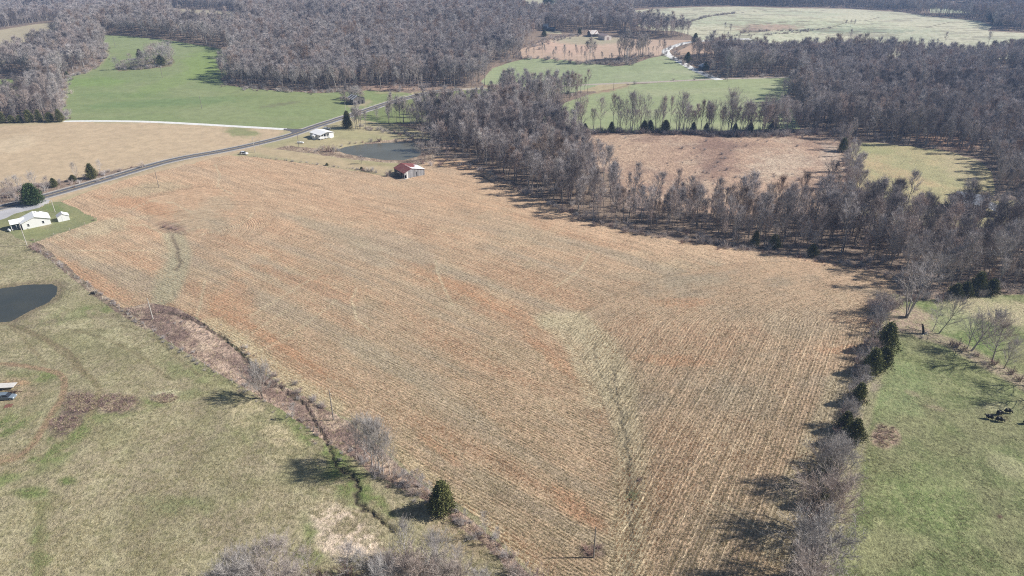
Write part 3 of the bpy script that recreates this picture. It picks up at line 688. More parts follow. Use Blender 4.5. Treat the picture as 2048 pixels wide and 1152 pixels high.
class Soup:
    def __init__(s): s.v = []; s.f = []; s.mi = []
    def tube(s, pts, rad, n=4, mi=0, cap=False):
        base = len(s.v)
        for i, p in enumerate(pts):
            a = pts[max(0, i - 1)]; b = pts[min(len(pts) - 1, i + 1)]
            d = (b - a); d = d.normalized() if d.length > 1e-6 else Vector((0, 0, 1))
            u = d.cross(Vector((.31, .9, .2))); u = u.normalized() if u.length > 1e-3 else Vector((1, 0, 0))
            w = d.cross(u)
            for k in range(n):
                an = 2 * math.pi * k / n; q = p + (u * math.cos(an) + w * math.sin(an)) * rad[i]; s.v.append((q.x, q.y, q.z))
        for i in range(len(pts) - 1):
            for k in range(n):
                a = base + i * n + k; b = base + i * n + (k + 1) % n
                s.f.append((a, b, b + n, a + n)); s.mi.append(mi)
        if cap:
            s.f.append(tuple(base + (len(pts) - 1) * n + k for k in range(n))); s.mi.append(mi)
            s.f.append(tuple(base + k for k in range(n))[::-1]); s.mi.append(mi)
    def tri(s, a, b, c, mi=0):
        i = len(s.v); s.v += [tuple(a), tuple(b), tuple(c)]; s.f.append((i, i + 1, i + 2)); s.mi.append(mi)
    def blade(s, a, b, w, rr, mi=0):
        d = b - a; u = Vector((rr.gauss(0, 1), rr.gauss(0, 1), rr.gauss(0, .5))); u = d.cross(u)
        if u.length < 1e-6: return
        u = u.normalized() * w * .5; s.tri(a - u, a + u, b, mi)
    def box(s, lo, hi, mi=0, M=None):
        i = len(s.v)
        for z in (lo[2], hi[2]):
            for (x, y) in ((lo[0], lo[1]), (hi[0], lo[1]), (hi[0], hi[1]), (lo[0], hi[1])):
                p = Vector((x, y, z)); p = M @ p if M is not None else p; s.v.append(tuple(p))
        for q in ((3, 2, 1, 0), (4, 5, 6, 7), (0, 1, 5, 4), (1, 2, 6, 5), (2, 3, 7, 6), (3, 0, 4, 7)):
            s.f.append(tuple(i + k for k in q)); s.mi.append(mi)
    def poly(s, pts, mi=0):
        i = len(s.v); s.v += [tuple(p) for p in pts]; s.f.append(tuple(range(i, i + len(pts)))); s.mi.append(mi)
    def mesh(s, name, mats, smooth=False):
        me = bpy.data.meshes.new(name); me.from_pydata(s.v, [], s.f)
        for m in (mats if isinstance(mats, (list, tuple)) else [mats]): me.materials.append(m)
        if len(me.materials) > 1: me.polygons.foreach_set('material_index', s.mi)
        if smooth: me.polygons.foreach_set('use_smooth', [True] * len(me.polygons))
        me.update(); return me
    def obj(s, name, mats, parent=None, smooth=False):
        o = bpy.data.objects.new(name, s.mesh(name, mats, smooth)); COL.objects.link(o)
        if parent is not None: o.parent = parent
        return o

def bare_tree(seed, H=17., r0=.2, clear=.42, spread=3.6, limbs=16, subs=5, twigs=7, tw=.035, tl=1.3, up=.75, lean=0., stems=1, mi_t=0, rnd=.5):
    """returns two soups: trunk with its limbs, and the crown of branches and twigs. z up, foot at the origin"""
    rr = random.Random(seed); T, C = Soup(), Soup()
    for st in range(stems):
        hh = H * rr.uniform(.85, 1.0) if stems > 1 else H
        p = Vector((rr.uniform(-.3, .3), rr.uniform(-.3, .3), -.25)) if stems > 1 else Vector((0, 0, -.25))
        az0 = 2 * math.pi * st / stems + rr.uniform(-.5, .5); ln = (lean + (.16 if stems > 1 else 0))
        d = Vector((math.cos(az0) * ln, math.sin(az0) * ln, 1)).normalized()
        pts = [p.copy()]; n = 7; rs = r0 * (.75 if stems > 1 else 1)
        for i in range(n):
            p = p + d * (hh * .92 / n); d = (d + Vector((rr.gauss(0, .07), rr.gauss(0, .07), .03))).normalized(); pts.append(p.copy())
        rad = [rs * (1 - .86 * (i / n) ** .9) for i in range(n + 1)]; rad[0] *= 1.25
        T.tube(pts, rad, 5)
        def along(t):
            f = t * n; i = min(n - 1, int(f)); return pts[i].lerp(pts[i + 1], f - i), rad[i] * (1 - (f - i)) + rad[i + 1] * (f - i)
        L = max(4, limbs // stems)
        for li in range(L):
            t = clear + (1 - clear) * ((li + rr.random() * .8) / L) ** .85; t = min(t, .985)
            q, rq = along(t); k = (t - clear) / (1 - clear)
            prof = math.sin(math.pi * min(1, .25 + .72 * (k ** .8))) ** rnd   # rounded crown
            ll = spread * prof * rr.uniform(.75, 1.15) * (1.25 if k < .9 else .8)
            az = li * 2.399 + rr.uniform(-.5, .5) + st
            e = up * rr.uniform(.7, 1.25) + .35 * k
            dd = Vector((math.cos(az) * math.cos(e), math.sin(az) * math.cos(e), math.sin(e)))
            lp = [q.copy()]; a = q.copy(); m = 4; segl = ll / m
            for j in range(m):
                a = a + dd * segl; dd = (dd + Vector((rr.gauss(0, .13), rr.gauss(0, .13), .10 + rr.gauss(0, .06)))).normalized(); lp.append(a.copy())
            lr = [max(.012, min(rq * .65, .05 + .012 * ll) * (1 - .8 * j / m)) for j in range(m + 1)]
            T.tube(lp, lr, 3)
            for sj in range(subs):
                tt = .25 + .75 * (sj + rr.random()) / subs; f = min(tt, .999) * m; i = int(f); b = lp[i].lerp(lp[i + 1], f - i)
                dl = (lp[i + 1] - lp[i]).normalized(); sd = (dl + Vector((rr.gauss(0, .6), rr.gauss(0, .6), rr.gauss(.25, .4)))).normalized()
                sl = (ll * .42 + .5) * rr.uniform(.6, 1.1)
                mid = b + sd * sl * .5; end = mid + (sd + Vector((rr.gauss(0, .2), rr.gauss(0, .2), .25))).normalized() * sl * .5
                C.tube([b, mid, end], [max(.010, tw * .7), max(.008, tw * .5), .006], 3)
                for tj in range(twigs):
                    s_ = rr.random(); c = b.lerp(mid, s_ * 2) if s_ < .5 else mid.lerp(end, s_ * 2 - 1)
                    td = (sd * .7 + Vector((rr.gauss(0, .75), rr.gauss(0, .75), rr.gauss(.35, .5)))).normalized()
                    C.blade(c, c + td * tl * rr.uniform(.5, 1.2), tw * rr.uniform(.6, 1.2), rr)
    return T, C
def shrub_soup(seed, H=2.5, Rr=1.4, stems=26, twigs=9, tw=.03, droop=.0):
    rr = random.Random(seed); S = Soup()
    for i in range(stems):
        az = rr.uniform(0, 6.283); e = rr.uniform(.0, 1.0) ** .7; d = Vector((math.cos(az) * e * Rr / H, math.sin(az) * e * Rr / H, 1)).normalized()
        a = Vector((rr.gauss(0, Rr * .22), rr.gauss(0, Rr * .22), -.1)); L = H * rr.uniform(.6, 1.12)
        m = a + d * L * .5; d2 = (d + Vector((math.cos(az) * .3, math.sin(az) * .3, -droop))).normalized(); b = m + d2 * L * .5
        S.tube([a, m, b], [tw * 1.1, tw * .8, tw * .25], 3)
        for j in range(twigs):
            t = rr.uniform(.2, 1); c = a.lerp(m, t * 2) if t < .5 else m.lerp(b, t * 2 - 1)
            td = (d + Vector((rr.gauss(0, .8), rr.gauss(0, .8), rr.gauss(.1, .5)))).normalized(); S.blade(c, c + td * H * .28 * rr.uniform(.5, 1.2), tw * rr.uniform(.8, 1.4), rr)
    return S
def cedar_soups(seed, H=8., Rr=2.6, n=2600, leaf=.42, top=.0, base=.04, shape=1.15, lob=.22):
    rr = random.Random(seed); T, C = Soup(), Soup()
    T.tube([Vector((0, 0, -.2)), Vector((0, 0, H * .5)), Vector((0, 0, H * .92))], [.2 + H * .012, .12, .03], 5)
    nb = 110; ph0 = [rr.uniform(0, 6.28) for _ in range(4)]
    for b_ in range(nb):   # ragged sprays, each along its own branch
        t = ((b_ + rr.random()) / nb) ** .85; az = b_ * 2.399 + rr.uniform(-.4, .4); z = H * (base + (1 - base) * t)
        prof = min(1.0, ((t + .05) / .22)) ** .6 * (1 - t) ** (1 / shape) * 1.1 * rr.uniform(.72, 1.16) * (1 + lob * math.sin(az * 2 + ph0[0] + t * 4))
        L = Rr * prof; dr = Vector((math.cos(az), math.sin(az), rr.uniform(.1, .45))); root = Vector((0, 0, max(.2, z - L * .25)))
        if b_ % 4 == 0 and L > .8: T.tube([root, root + dr * L * .85], [.04, .012], 3)
        for i in range(n // nb):
            s_ = rr.random() ** .45; sp = .12 * Rr + .05 * L; p = root + dr * L * s_ + Vector((rr.gauss(0, sp), rr.gauss(0, sp), rr.gauss(0, sp * .75)))
            if p.z < .1: p.z = .1
            a = (dr + Vector((rr.gauss(0, .55), rr.gauss(0, .55), .25 + rr.gauss(0, .5)))).normalized() * leaf * rr.uniform(.6, 1.3); s = a.cross(Vector((rr.gauss(0, 1), rr.gauss(0, 1), rr.gauss(0, 1)))).normalized() * leaf * rr.uniform(.22, .45); C.tri(p - s - a * .3, p + s - a * .3, p + a * .9)
    n = n // 4
    ph = [rr.uniform(0, 6.28) for _ in range(6)]
    for i in range(n):
        t = rr.random() ** .8; z = H * (base + (1 - base) * t); az = rr.uniform(0, 6.283)
        prof = min(1.0, ((t + .05) / .22)) ** .6 * (1 - t) ** (1 / shape) * 1.18
        prof *= 1 + lob * math.sin(az * 3 + ph[0] + t * 5) + lob * .8 * math.sin(az * 5 + ph[1] - t * 11) + lob * .5 * math.sin(az * 9 + t * 23 + ph[2])
        r = Rr * prof * (rr.random() ** .28)
        p = Vector((math.cos(az) * r, math.sin(az) * r, z)); out = Vector((math.cos(az), math.sin(az), .9)).normalized()
        a = out + Vector((rr.gauss(0, .5), rr.gauss(0, .5), rr.gauss(0, .5))); a = a.normalized() * leaf * rr.uniform(.6, 1.3); s = a.cross(Vector((rr.gauss(0, 1), rr.gauss(0, 1), rr.gauss(0, 1)))).normalized() * leaf * rr.uniform(.25, .5)
        C.tri(p - s - a * .3, p + s - a * .3, p + a * .9)
    return T, C

# meshes shared by alike plants ------------------------------------------------
WOODS = []       # tall trees of the woods
for i in range(7):
    H = [17, 19, 16, 20, 15, 18, 13][i]
    WOODS.append((bare_tree(100 + i, H=H, r0=.17 + .012 * i, clear=[.42, .48, .38, .5, .34, .45, .3][i], spread=[3.2, 3.0, 3.7, 2.9, 3.8, 3.4, 3.1][i], limbs=18, subs=7, twigs=15, tw=.046, tl=1.3, up=.85), H))
OPEN = []        # broad hedgerow and pasture trees
for i in range(5):
    H = [14, 15, 12, 16, 11][i]
    OPEN.append((bare_tree(200 + i, H=H, r0=.24, clear=[.24, .20, .18, .26, .16][i], spread=[5.2, 5.8, 5.0, 5.6, 4.6][i], limbs=26, subs=9, twigs=15, tw=.034, tl=1.1, up=.62, rnd=.6), H))
MULTI = []       # leaning clumps of several stems
for i in range(3):
    H = [14, 15, 12][i]
    MULTI.append((bare_tree(300 + i, H=H, r0=.22, clear=.33, spread=[3.8, 4.2, 3.4][i], limbs=28, subs=8, twigs=13, tw=.034, tl=1.1, up=.8, stems=[3, 4, 3][i]), H))
DENSE = []       # old hedgerow trees with a thick head of twigs
for i in range(3):
    H = [12, 11, 10][i]
    DENSE.append((bare_tree(350 + i, H=H, r0=.26, clear=[.14, .10, .12][i], spread=[6.0, 5.8, 5.4][i], limbs=34, subs=11, twigs=22, tw=.042, tl=1.15, up=.62, rnd=.5, stems=[2, 1, 3][i]), H))
SLIM = []
for i in range(3):
    H = [8, 7, 9][i]
    SLIM.append((bare_tree(400 + i, H=H, r0=.07, clear=.2, spread=1.5, limbs=16, subs=5, twigs=9, tw=.028, tl=.7, up=.85), H))
def lib(sets, tmat, cmat, nm):
    out = []
    for (T, C), H in sets: out.append((T.mesh(nm + '_trunk', tmat), C.mesh(nm + '_crown', cmat), H))
    return out
L_WOOD = lib(WOODS, M_BARK, M_TWIG, 'wood_tree'); L_OPEN = lib(OPEN, M_BARK, M_TWIG, 'open_tree'); L_MULTI = lib(MULTI, M_BARK, M_TWIG, 'stem_clump'); L_DENSE = lib(DENSE, M_BARK, M_PALE, 'hedge_tree'); L_SLIM = lib(SLIM, M_PALE, M_PALE, 'sapling')
L_PALE = [(bpy.data.meshes['open_tree_trunk'].copy(), bpy.data.meshes['open_tree_crown'].copy(), 14.)]
L_PALE = []
for (T, C), H in OPEN[:4]: L_PALE.append((T.mesh('pale_tree_trunk', M_PALE), C.mesh('pale_tree_crown', M_PALE), H))
L_SHRUB = [(shrub_soup(500 + i, H=[2.6, 3.4, 2.0, 4.2][i], Rr=[1.6, 2.0, 1.5, 2.6][i], stems=[26, 34, 22, 48][i], twigs=11, tw=.032).mesh('shrub_stems', [M_TWIG, M_PALE, M_RED, M_TWIG][i]), [2.6, 3.4, 2.0, 4.2][i]) for i in range(4)]
L_CEDAR = []
for i in range(4):
    H = [8.5, 8.0, 7.0, 9.0][i]; T, C = cedar_soups(600 + i, H=H, Rr=[3.0, 3.2, 3.0, 3.6][i], n=[7500, 5200, 4400, 5600][i], leaf=[.33, .38, .40, .4][i], shape=[1.15, 1.3, 1.5, 1.3][i], lob=[.22, .34, .36, .26][i])
    L_CEDAR.append((T.mesh('cedar_trunk', M_BARK), C.mesh('cedar_crown', M_CEDAR), H))
T, C = cedar_soups(700, H=9.5, Rr=4.9, n=9000, leaf=.5, shape=2.1, lob=.16); L_PINE = [(T.mesh('pine_trunk', M_BARK), C.mesh('pine_crown', M_PINE), 9.5)]

COUNT = {'bare_tree': 0}
def place_tree(libr, x, y, H, label, group=None, kind='bare_tree', cat='tree', rot=None, wide=1.0, idx=None, lean=None):
    k = R.randrange(len(libr)) if idx is None else idx % len(libr)
    tm, cm, H0 = libr[k]
    e = bpy.data.objects.new(kind, None); COL.objects.link(e); e.empty_display_size = .5
    e.location = (x, y, ground_z(x, y)); s = H / H0; e.scale = (s * wide, s * wide, s)
    e.rotation_euler = (lean[0] if lean else R.gauss(0, .02), lean[1] if lean else R.gauss(0, .02), R.uniform(0, 6.28) if rot is None else rot)
    for n, m in (('trunk', tm), ('crown', cm)):
        o = bpy.data.objects.new(n, m); COL.objects.link(o); o.parent = e
    tag(e, label, cat, group); COUNT[kind] = COUNT.get(kind, 0) + 1
    return e
def tree_px(libr, px, py, H, label, group=None, **kw):
    p = P(px, py); return place_tree(libr, p.x, p.y, H, label, group, **kw)
def shrub_px(px, py, H, label, group=None, idx=None, wide=1.0):
    p = P(px, py); k = R.randrange(4) if idx is None else idx; m, H0 = L_SHRUB[k]
    o = bpy.data.objects.new('shrub', m); COL.objects.link(o); o.location = p; s = H / H0; o.scale = (s * wide, s * wide, s); o.rotation_euler[2] = R.uniform(0, 6.28)
    tag(o, label, 'shrub', group); return o

# ---- plants placed one by one, as the photo shows them ------------------------
G_BIG = 'bare trees along the hedgerow east of the stubble field'
# hedgerow between the stubble field and the grazed pasture
tree_px(L_MULTI, 1811, 634, 19, 'large spreading bare oak at the north end of the hedgerow', wide=1.35, idx=1)
tree_px(L_OPEN, 1853, 590, 15, 'bare tree with upswept limbs behind the large spreading oak', idx=1)
tree_px(L_OPEN, 1900, 578, 16, 'tall bare tree between the spreading oak and the dark evergreens', idx=3)
tree_px(L_DENSE, 1656, 972, 10.5, 'bare hedgerow tree with a pale broken limb', wide=.95, idx=2)
tree_px(L_DENSE, 1632, 1058, 12.4, 'dense round bare tree, second from the south end of the hedgerow', wide=1.12, idx=4)
tree_px(L_DENSE, 1622, 1148, 13.0, 'bare tree with thick dark limbs at the south end of the hedgerow', wide=1.15, idx=0)
tree_px(L_DENSE, 1622, 1230, 12, 'bare hedgerow tree cut by the lower edge of the picture', idx=1)
tree_px(L_DENSE, 1684, 930, 6.2, 'small dome-shaped bare tree in the hedgerow beside the brown weed patch', wide=1.25, idx=4)
tree_px(L_DENSE, 1696, 852, 6.5, 'slender reddish bare shrub tree between two hedgerow cedars', wide=.8, idx=4)
tree_px(L_OPEN, 1722, 760, 4.5, 'low tangled bare tree above the white fallen limb', wide=1.2, idx=2)
tree_px(L_OPEN, 1755, 665, 7, 'bare hedgerow tree just south of the spreading oak', idx=4)
tree_px(L_OPEN, 1742, 716, 6, 'thin pale bare tree leaning over the hedgerow cedars', idx=2)
for (px, py, h, i, w, lb) in [
    (1771, 700, 9, 1, .95, 'tall olive cedar, northernmost of the hedgerow cedars'), (1742, 745, 7.5, 3, 1.0, 'broad dark cedar in the middle of the hedgerow'),
    (1764, 735, 6.5, 2, .9, 'shorter cedar on the pasture side of the hedgerow'), (1716, 806, 6.0, 2, .8, 'narrow yellowish cedar below the white fallen limb'),
    (1705, 884, 6.8, 1, .9, 'dark cedar next to the dome-shaped bare tree'), (1690, 862, 5.5, 2, .9, 'small dark cedar behind the slender reddish shrub tree'),
    (1636, 1010, 6.0, 1, .9, 'dark cedar half hidden under the dense round bare tree'), (1655, 948, 5.0, 2, .9, 'small cedar hidden at the foot of the pale-limbed tree'),
    (1617, 1165, 6.0, 1, 1.0, 'dark cedar under the southernmost hedgerow tree'),
    (885, 1021, 7.9, 0, 1.15, 'lone dark green cedar on the creek bank with a long shadow'),
    (185, 357, 7.5, 1, .9, 'dark cedar between two bare trees beside the paved road'), (109, 374, 4.3, 2, 1.0, 'small dark cedar in the brush along the paved road'), (146, 362, 3.0, 2, 1.5, 'low dark evergreen bush at the foot of a bare roadside tree'),
    (4, 246, 8.0, 3, .95, 'dark cedar at the west end of the gravel drive hedge'), (24, 245, 4.5, 2, 1.2, 'lowest dark cedar of the gravel drive hedge'), (60, 244, 7.5, 1, 1.1, 'cedar in the middle of the hedge at the end of the gravel drive'), (80, 243.5, 7.5, 3, .8, 'pointed cedar in the hedge at the end of the gravel drive'), (101, 243.5, 5.8, 2, 1.3, 'rounded low cedar in the hedge near the gravel drive'), (121, 243.3, 7.8, 3, .9, 'brownish cedar standing where the gravel drive begins'), (40, 245, 4.5, 2, 1.3, 'squat cedar in the shade of the west hedge'),
    (695, 256, 10.5, 0, .95, 'tall dark cedar beside the paved road near the white house'),
    (323, 131, 9, 2, 1.1, 'dark cedar in the tree island of the green field'), (281, 118, 8.5, 3, 1.0, 'dark cedar behind the tree island of the green field'), (134, 152, 4, 2, 1, 'small dark cedar at the corner of the west wood'),
    (1684, 303, 7.5, 3, 1.0, 'dark cedar on the hedge between the brown and the tan fields'),
    (1951, 585, 7.5, 3, 1.0, 'dark green rounded cedar at the north edge of the grazed pasture'), (1908, 594, 5.0, 1, 1.3, 'black shaded bush at the corner of the grazed pasture'), (1930, 592, 5.0, 2, 1.1, 'olive evergreen bush beside the rounded dark cedar'), (1980, 588, 5.5, 1, 1.3, 'olive green bush east of the rounded dark cedar'),
    (1509, 492, 6.0, 1, .8, 'small cedar at the front of the long wood'), (1548, 496, 5.5, 2, .9, 'slim cedar under the front trees of the long wood'), (1624, 512, 4.5, 2, 1.1, 'dark bushy cedar low at the edge of the long wood'),
    (1374, 125, 9, 1, .9, 'dark cedar beside the bend of the far gravel road'), (1410, 141, 7, 3, .9, 'dark cedar in front of the far dark shed'), (1390, 84, 9, 3, 1.1, 'dark round evergreen where the far gravel road leaves view'), (1088, 73, 7, 3, 1.3, 'dark bush below the far blue-black barn'), (1159, 69, 7, 1, 1, 'dark bush beside the far rusty-roofed barn'),
    (1545, 262, 6, 2, 1.1, 'small cedar in the far tree row, the eastern one')]:
    tree_px(L_CEDAR, px, py, h, lb, kind='cedar_tree', idx=i, wide=w)
for px in (1110, 1128, 1170, 1222, 1288, 1300, 1330, 1386, 1412, 1470, 1500):
    tree_px(L_CEDAR, px, 263 + R.uniform(-2, 2), R.uniform(4.5, 7), 'small dark cedar under the tall bare tree row', 'small cedars under the far tree row', kind='cedar_tree', idx=R.randrange(1, 3))
for k in range(16):
    tree_px(L_CEDAR, R.uniform(1985, 2090), R.uniform(30, 52), R.uniform(13, 19), 'dark green pine in the far northeast corner', 'far pines in the northeast corner', kind='pine_tree', idx=R.randrange(0, 4))
for k in range(5):
    tree_px(L_CEDAR, R.uniform(1085, 1160), R.uniform(6, 14), R.uniform(13, 17), 'dark pine in front of the far pale field', 'far pines by the pale field', kind='pine_tree', idx=3)
tree_px(L_PINE, 68, 408, 9.3, 'large round dark pine shading the paved road', kind='pine_tree', rot=.4, wide=.86)

# trees standing in the grazed pasture
tree_px(L_SLIM, 1865, 662, 11, 'slender bare tree north of the pair by the dead snag', idx=0, wide=1.4, lean=(0, .10))
tree_px(L_OPEN, 1878, 667, 13, 'bare tree leaning east just behind the dead snag', idx=3, wide=.9, lean=(.05, .28), rot=0)
tree_px(L_OPEN, 1934, 698, 12, 'slender bare tree at the north end of the pasture tree line', idx=1, wide=.8)
tree_px(L_OPEN, 1943, 702, 13.5, 'bare tree leaning east in the pasture tree line', idx=2, wide=1.0, lean=(0, .32), rot=0)
tree_px(L_OPEN, 1984, 724, 14.5, 'tallest bare tree in the middle of the pasture tree line', idx=0, wide=1.0, lean=(0, .10))
tree_px(L_OPEN, 2008, 737, 9, 'short bare tree in the pasture tree line', idx=4, wide=.7)
tree_px(L_OPEN, 2062, 770, 13, 'bare pasture tree at the right edge of the picture', idx=1, lean=(0, .1))
tree_px(L_OPEN, 2085, 800, 14, 'bare pasture tree just outside the right edge', idx=0)
for (a, b, h, g) in [(1915, 694, 2.6, 0), (1925, 700, 2.0, 0), (1902, 690, 1.5, 0), (1990, 730, 2.2, 0), (2024, 748, 2.2, 0), (1955, 712, 1.4, 0), (2040, 762, 2.0, 0)]:
    shrub_px(a, b, h, 'low brown brush under the pasture tree line', 'brush under the pasture tree line', idx=2, wide=1.3)

# creek side, copse and lower edge
tree_px(L_DENSE, 525, 797, 9.3, 'round bare tree on the creek bank casting a fan-shaped shadow', idx=2, wide=.8)
tree_px(L_SLIM, 585, 838, 5.0, 'pale sapling on the creek bank', idx=1, wide=1.3)
for j, (a, b, h, w) in enumerate([(714, 921, 12, .62), (733, 922, 12.5, .6), (744, 932, 13.5, .6), (753, 939, 14.5, .55), (760, 945, 14.5, .6), (767, 948, 14.5, .6), (780, 950, 11, .5)]):
    tree_px(L_PALE, a, b, h, 'slender pale bare tree in the copse beside the creek', 'copse of pale bare trees beside the creek', idx=j % 4, wide=w)
for a, b in [(795, 956), (806, 960), (815, 963), (826, 968), (836, 974), (845, 979), (853, 986), (820, 972), (840, 985), (788, 960), (862, 992)]:
    tree_px(L_SLIM, a, b, R.uniform(3.4, 5.2), 'pale sapling in the line between the copse and the cedar', 'saplings between the copse and the cedar', wide=1.35)
tree_px(L_SLIM, 972, 1075, 7.8, 'pale bare sapling casting a long shadow southeast of the cedar', idx=2, wide=1.2)
tree_px(L_SLIM, 991, 1088, 4.8, 'short sapling next to the taller one at the field edge', idx=1)
tree_px(L_SLIM, 930, 1042, 4.0, 'thin sapling just below the lone cedar', idx=0)
for (a, b, h, w, i, lb) in [(508, 1162, 8.5, 1.1, 0, 'grey bare tree at the west end of the bottom thicket'), (548, 1158, 9.5, 1.0, 1, 'white-limbed bare tree in the bottom thicket, third from the west'), (572, 1156, 9.5, 1.0, 2, 'white-limbed bare tree in the bottom thicket, fourth from the west'),
                           (620, 1158, 8.5, .8, 3, 'bare tree with one drooping limb at the lower edge'), (695, 1156, 8, .9, 0, 'small dark-stemmed bare tree in the bottom thicket'), (724, 1152, 7, .8, 1, 'small bare tree in the middle of the bottom thicket'), (812, 1120, 9.5, .7, 2, 'bare tree with a forked top below the lone cedar shadow'),
                           (860, 1140, 8.5, .9, 0, 'leaning grey bare tree in the bottom thicket'), (878, 1156, 12.5, .75, 3, 'tallest bare tree of the bottom thicket'), (916, 1150, 7.5, 1.0, 1, 'bare bushy tree at the east end of the bottom thicket'), (480, 1180, 8.5, 1.2, 2, 'westernmost bare tree of the bottom thicket'),
                           (530, 1190, 8.5, 1.2, 3, 'bare tree rising from below the bottom thicket'), (600, 1195, 9, 1.1, 0, 'bare tree just below the lower edge'), (780, 1165, 7, 1.2, 2, 'low twiggy tree in the middle of the bottom thicket')]:
    tree_px(L_PALE if i != 0 else L_OPEN, a, b, h, lb, wide=w, idx=i % 4)
for a, b, h, lb in [(495, 1205, 9.5, 'broad twiggy tree under the west end of the bottom thicket'), (560, 1225, 9, 'dense twiggy tree low in the west of the bottom thicket'), (645, 1235, 7, 'twiggy tree cut by the lower edge in the bottom thicket'), (770, 1215, 8, 'dense twiggy tree low in the middle of the bottom thicket'), (840, 1190, 9, 'dense twiggy tree below the forked one in the thicket'), (900, 1200, 8.5, 'dense twiggy tree at the foot of the tallest thicket tree'), (960, 1200, 6.5, 'low twiggy tree at the east foot of the thicket'), (455, 1200, 7.5, 'small dense tree at the far west foot of the thicket')]:
    tree_px(L_DENSE, a, b, h, lb)
for k in range(24):
    shrub_px(R.uniform(745, 905), R.uniform(1128, 1165), R.uniform(2.5, 4.0), 'tangled grey brush in the bottom thicket', 'brush in the bottom thicket', wide=1.3)
for a, b in [(470, 1160), (495, 1150), (520, 1165), (640, 1160), (690, 1150), (1030, 1152), (1048, 1160), (1062, 1168), (1080, 1175), (1020, 1145)]:
    shrub_px(a, b, R.uniform(2.5, 3.5), 'grey brush on the field edge at the bottom of the picture', 'brush on the lower field edge', wide=1.3)
# by the paved road
for (a, b, h, w, lb) in [(156, 364, 10, .55, 'pale upright bare tree left of the roadside cedar'), (201, 350, 7.5, .6, 'slight bare tree right of the roadside cedar'), (44, 394, 10.5, .9, 'broad pale bare tree behind the large pine'), (70, 385, 9.5, .9, 'pale bare tree with a round crown behind the large pine'), (96, 381, 6.5, .8, 'small pale bare tree right of the large pine')]:
    tree_px(L_PALE, a, b, h, lb, wide=w)
for a, b in [(4, 405), (9, 402), (17, 400), (22, 399), (28, 395), (34, 402), (-8, 404), (-16, 398)]:
    tree_px(L_PALE, a, b, R.uniform(7, 10), 'slender pale bare tree beside the road at the left edge', 'slender trees beside the road at the left edge', wide=.5)
for k in range(26):
    t = R.random(); a = -10 + 230 * t; b = 402 - 58 * t - 4 * math.sin(t * 5) + R.uniform(-4, 3)
    shrub_px(a, b - 2, R.uniform(1.2, 2.4), 'brown roadside brush between the paved road and the hay field', 'brush between the paved road and the hay field', wide=1.5)
# hay field and drive hedge, pond, barn surroundings
tree_px(L_OPEN, 723, 327, 4.4, 'small round fruit tree between the pond and the fence', wide=1.0, idx=4)
for a, b, h, w in [(866, 322, 11, .9), (848, 300, 13, .9), (872, 300, 14, .9), (858, 282, 14.5, 1.), (884, 290, 13, .9), (836, 306, 7, .9), (850, 328, 6, 1.), (878, 318, 8, .9), (830, 262, 14, .9), (842, 312, 7, .9)]:
    tree_px(L_OPEN, a, b, h, 'pinkish grey bare tree at the east end of the middle pond', 'bare trees at the east end of the middle pond', wide=w)
for a, b, h in [(636, 302, 2.5), (645, 300, 3.2), (652, 303, 3.6), (660, 303, 3.8), (668, 303, 3.6), (676, 303, 3.0), (630, 305, 1.8), (683, 293, 1.8), (700, 288, 1.8), (712, 287, 1.4), (742, 284, 2.4), (760, 283, 2.8), (726, 285, 1.4), (792, 282, 2.0), (812, 281, 1.8), (620, 303, 1.4), (608, 300, 1.2), (880, 330, 3.2), (862, 331, 3), (895, 322, 3), (846, 327, 3)]:
    shrub_px(a, b, h, 'bare grey brush on the bank of the middle pond', 'brush around the middle pond', wide=1.3)
for a, b, h in [(727, 342, 2.0), (735, 343, 2.4), (743, 344, 2.4), (715, 340, 1.5), (706, 338, 1.2), (745, 340, 2.0), (776, 352, 3), (780, 346, 2.4), (752, 346, 2)]:
    shrub_px(a, b, h, 'dry grey weeds along the fence near the red-roofed barn', 'weeds along the fence near the barn', wide=1.3)
for a, b in [(654, 331), (723, 339)]:
    e = shrub_px(a, b, 1.2, 'dark round bush on the fence line, the %s one' % ('western' if a < 700 else 'eastern'), idx=2, wide=1.4); e.data = L_CEDAR[2][1]; e.scale = (.28, .28, .2)
for a, b, h in [(694, 208, 4.5), (689, 207, 5), (699, 209, 4), (705, 201, 7), (716, 199, 7), (724, 200, 6), (690, 200, 6.5), (700, 197, 7.5), (710, 196, 8), (684, 205, 4)]:
    tree_px(L_DENSE, a, b, h, 'twiggy bare tree growing round the collapsing barn', 'twiggy trees round the collapsing barn', wide=.8)
# yard corner brush, field corner brush, weeds round poles
for (a, b, h, lb) in [(60, 494, 1.2, 'brown brush at the foot of the leaning yard pole'), (70, 498, 2.2, 'dense brown bush at the corner of the stubble field'), (76, 504, 1.8, 'brown bush just south of the field corner'), (66, 481, .8, 'brown brush pile at the edge of the lawn'), (187, 441, .9, 'brown brush pile at the tip of the lawn'), (1183, 1108, 1.4, 'purple brown bramble at the foot of the nearest utility pole'), (1172, 1100, 1.2, 'small bramble west of the nearest utility pole'), (1196, 1096, 1.2, 'small bramble north of the nearest utility pole'), (1278, 962, .8, 'lone brown weed clump in the swale'), (330, 455, 1.3, 'west end of the dark bramble patch in the field'), (343, 458, 1.6, 'middle of the dark bramble patch in the field'), (354, 460, 1.2, 'east end of the dark bramble patch in the field')]:
    shrub_px(a, b, h, lb, idx=2, wide=1.6)
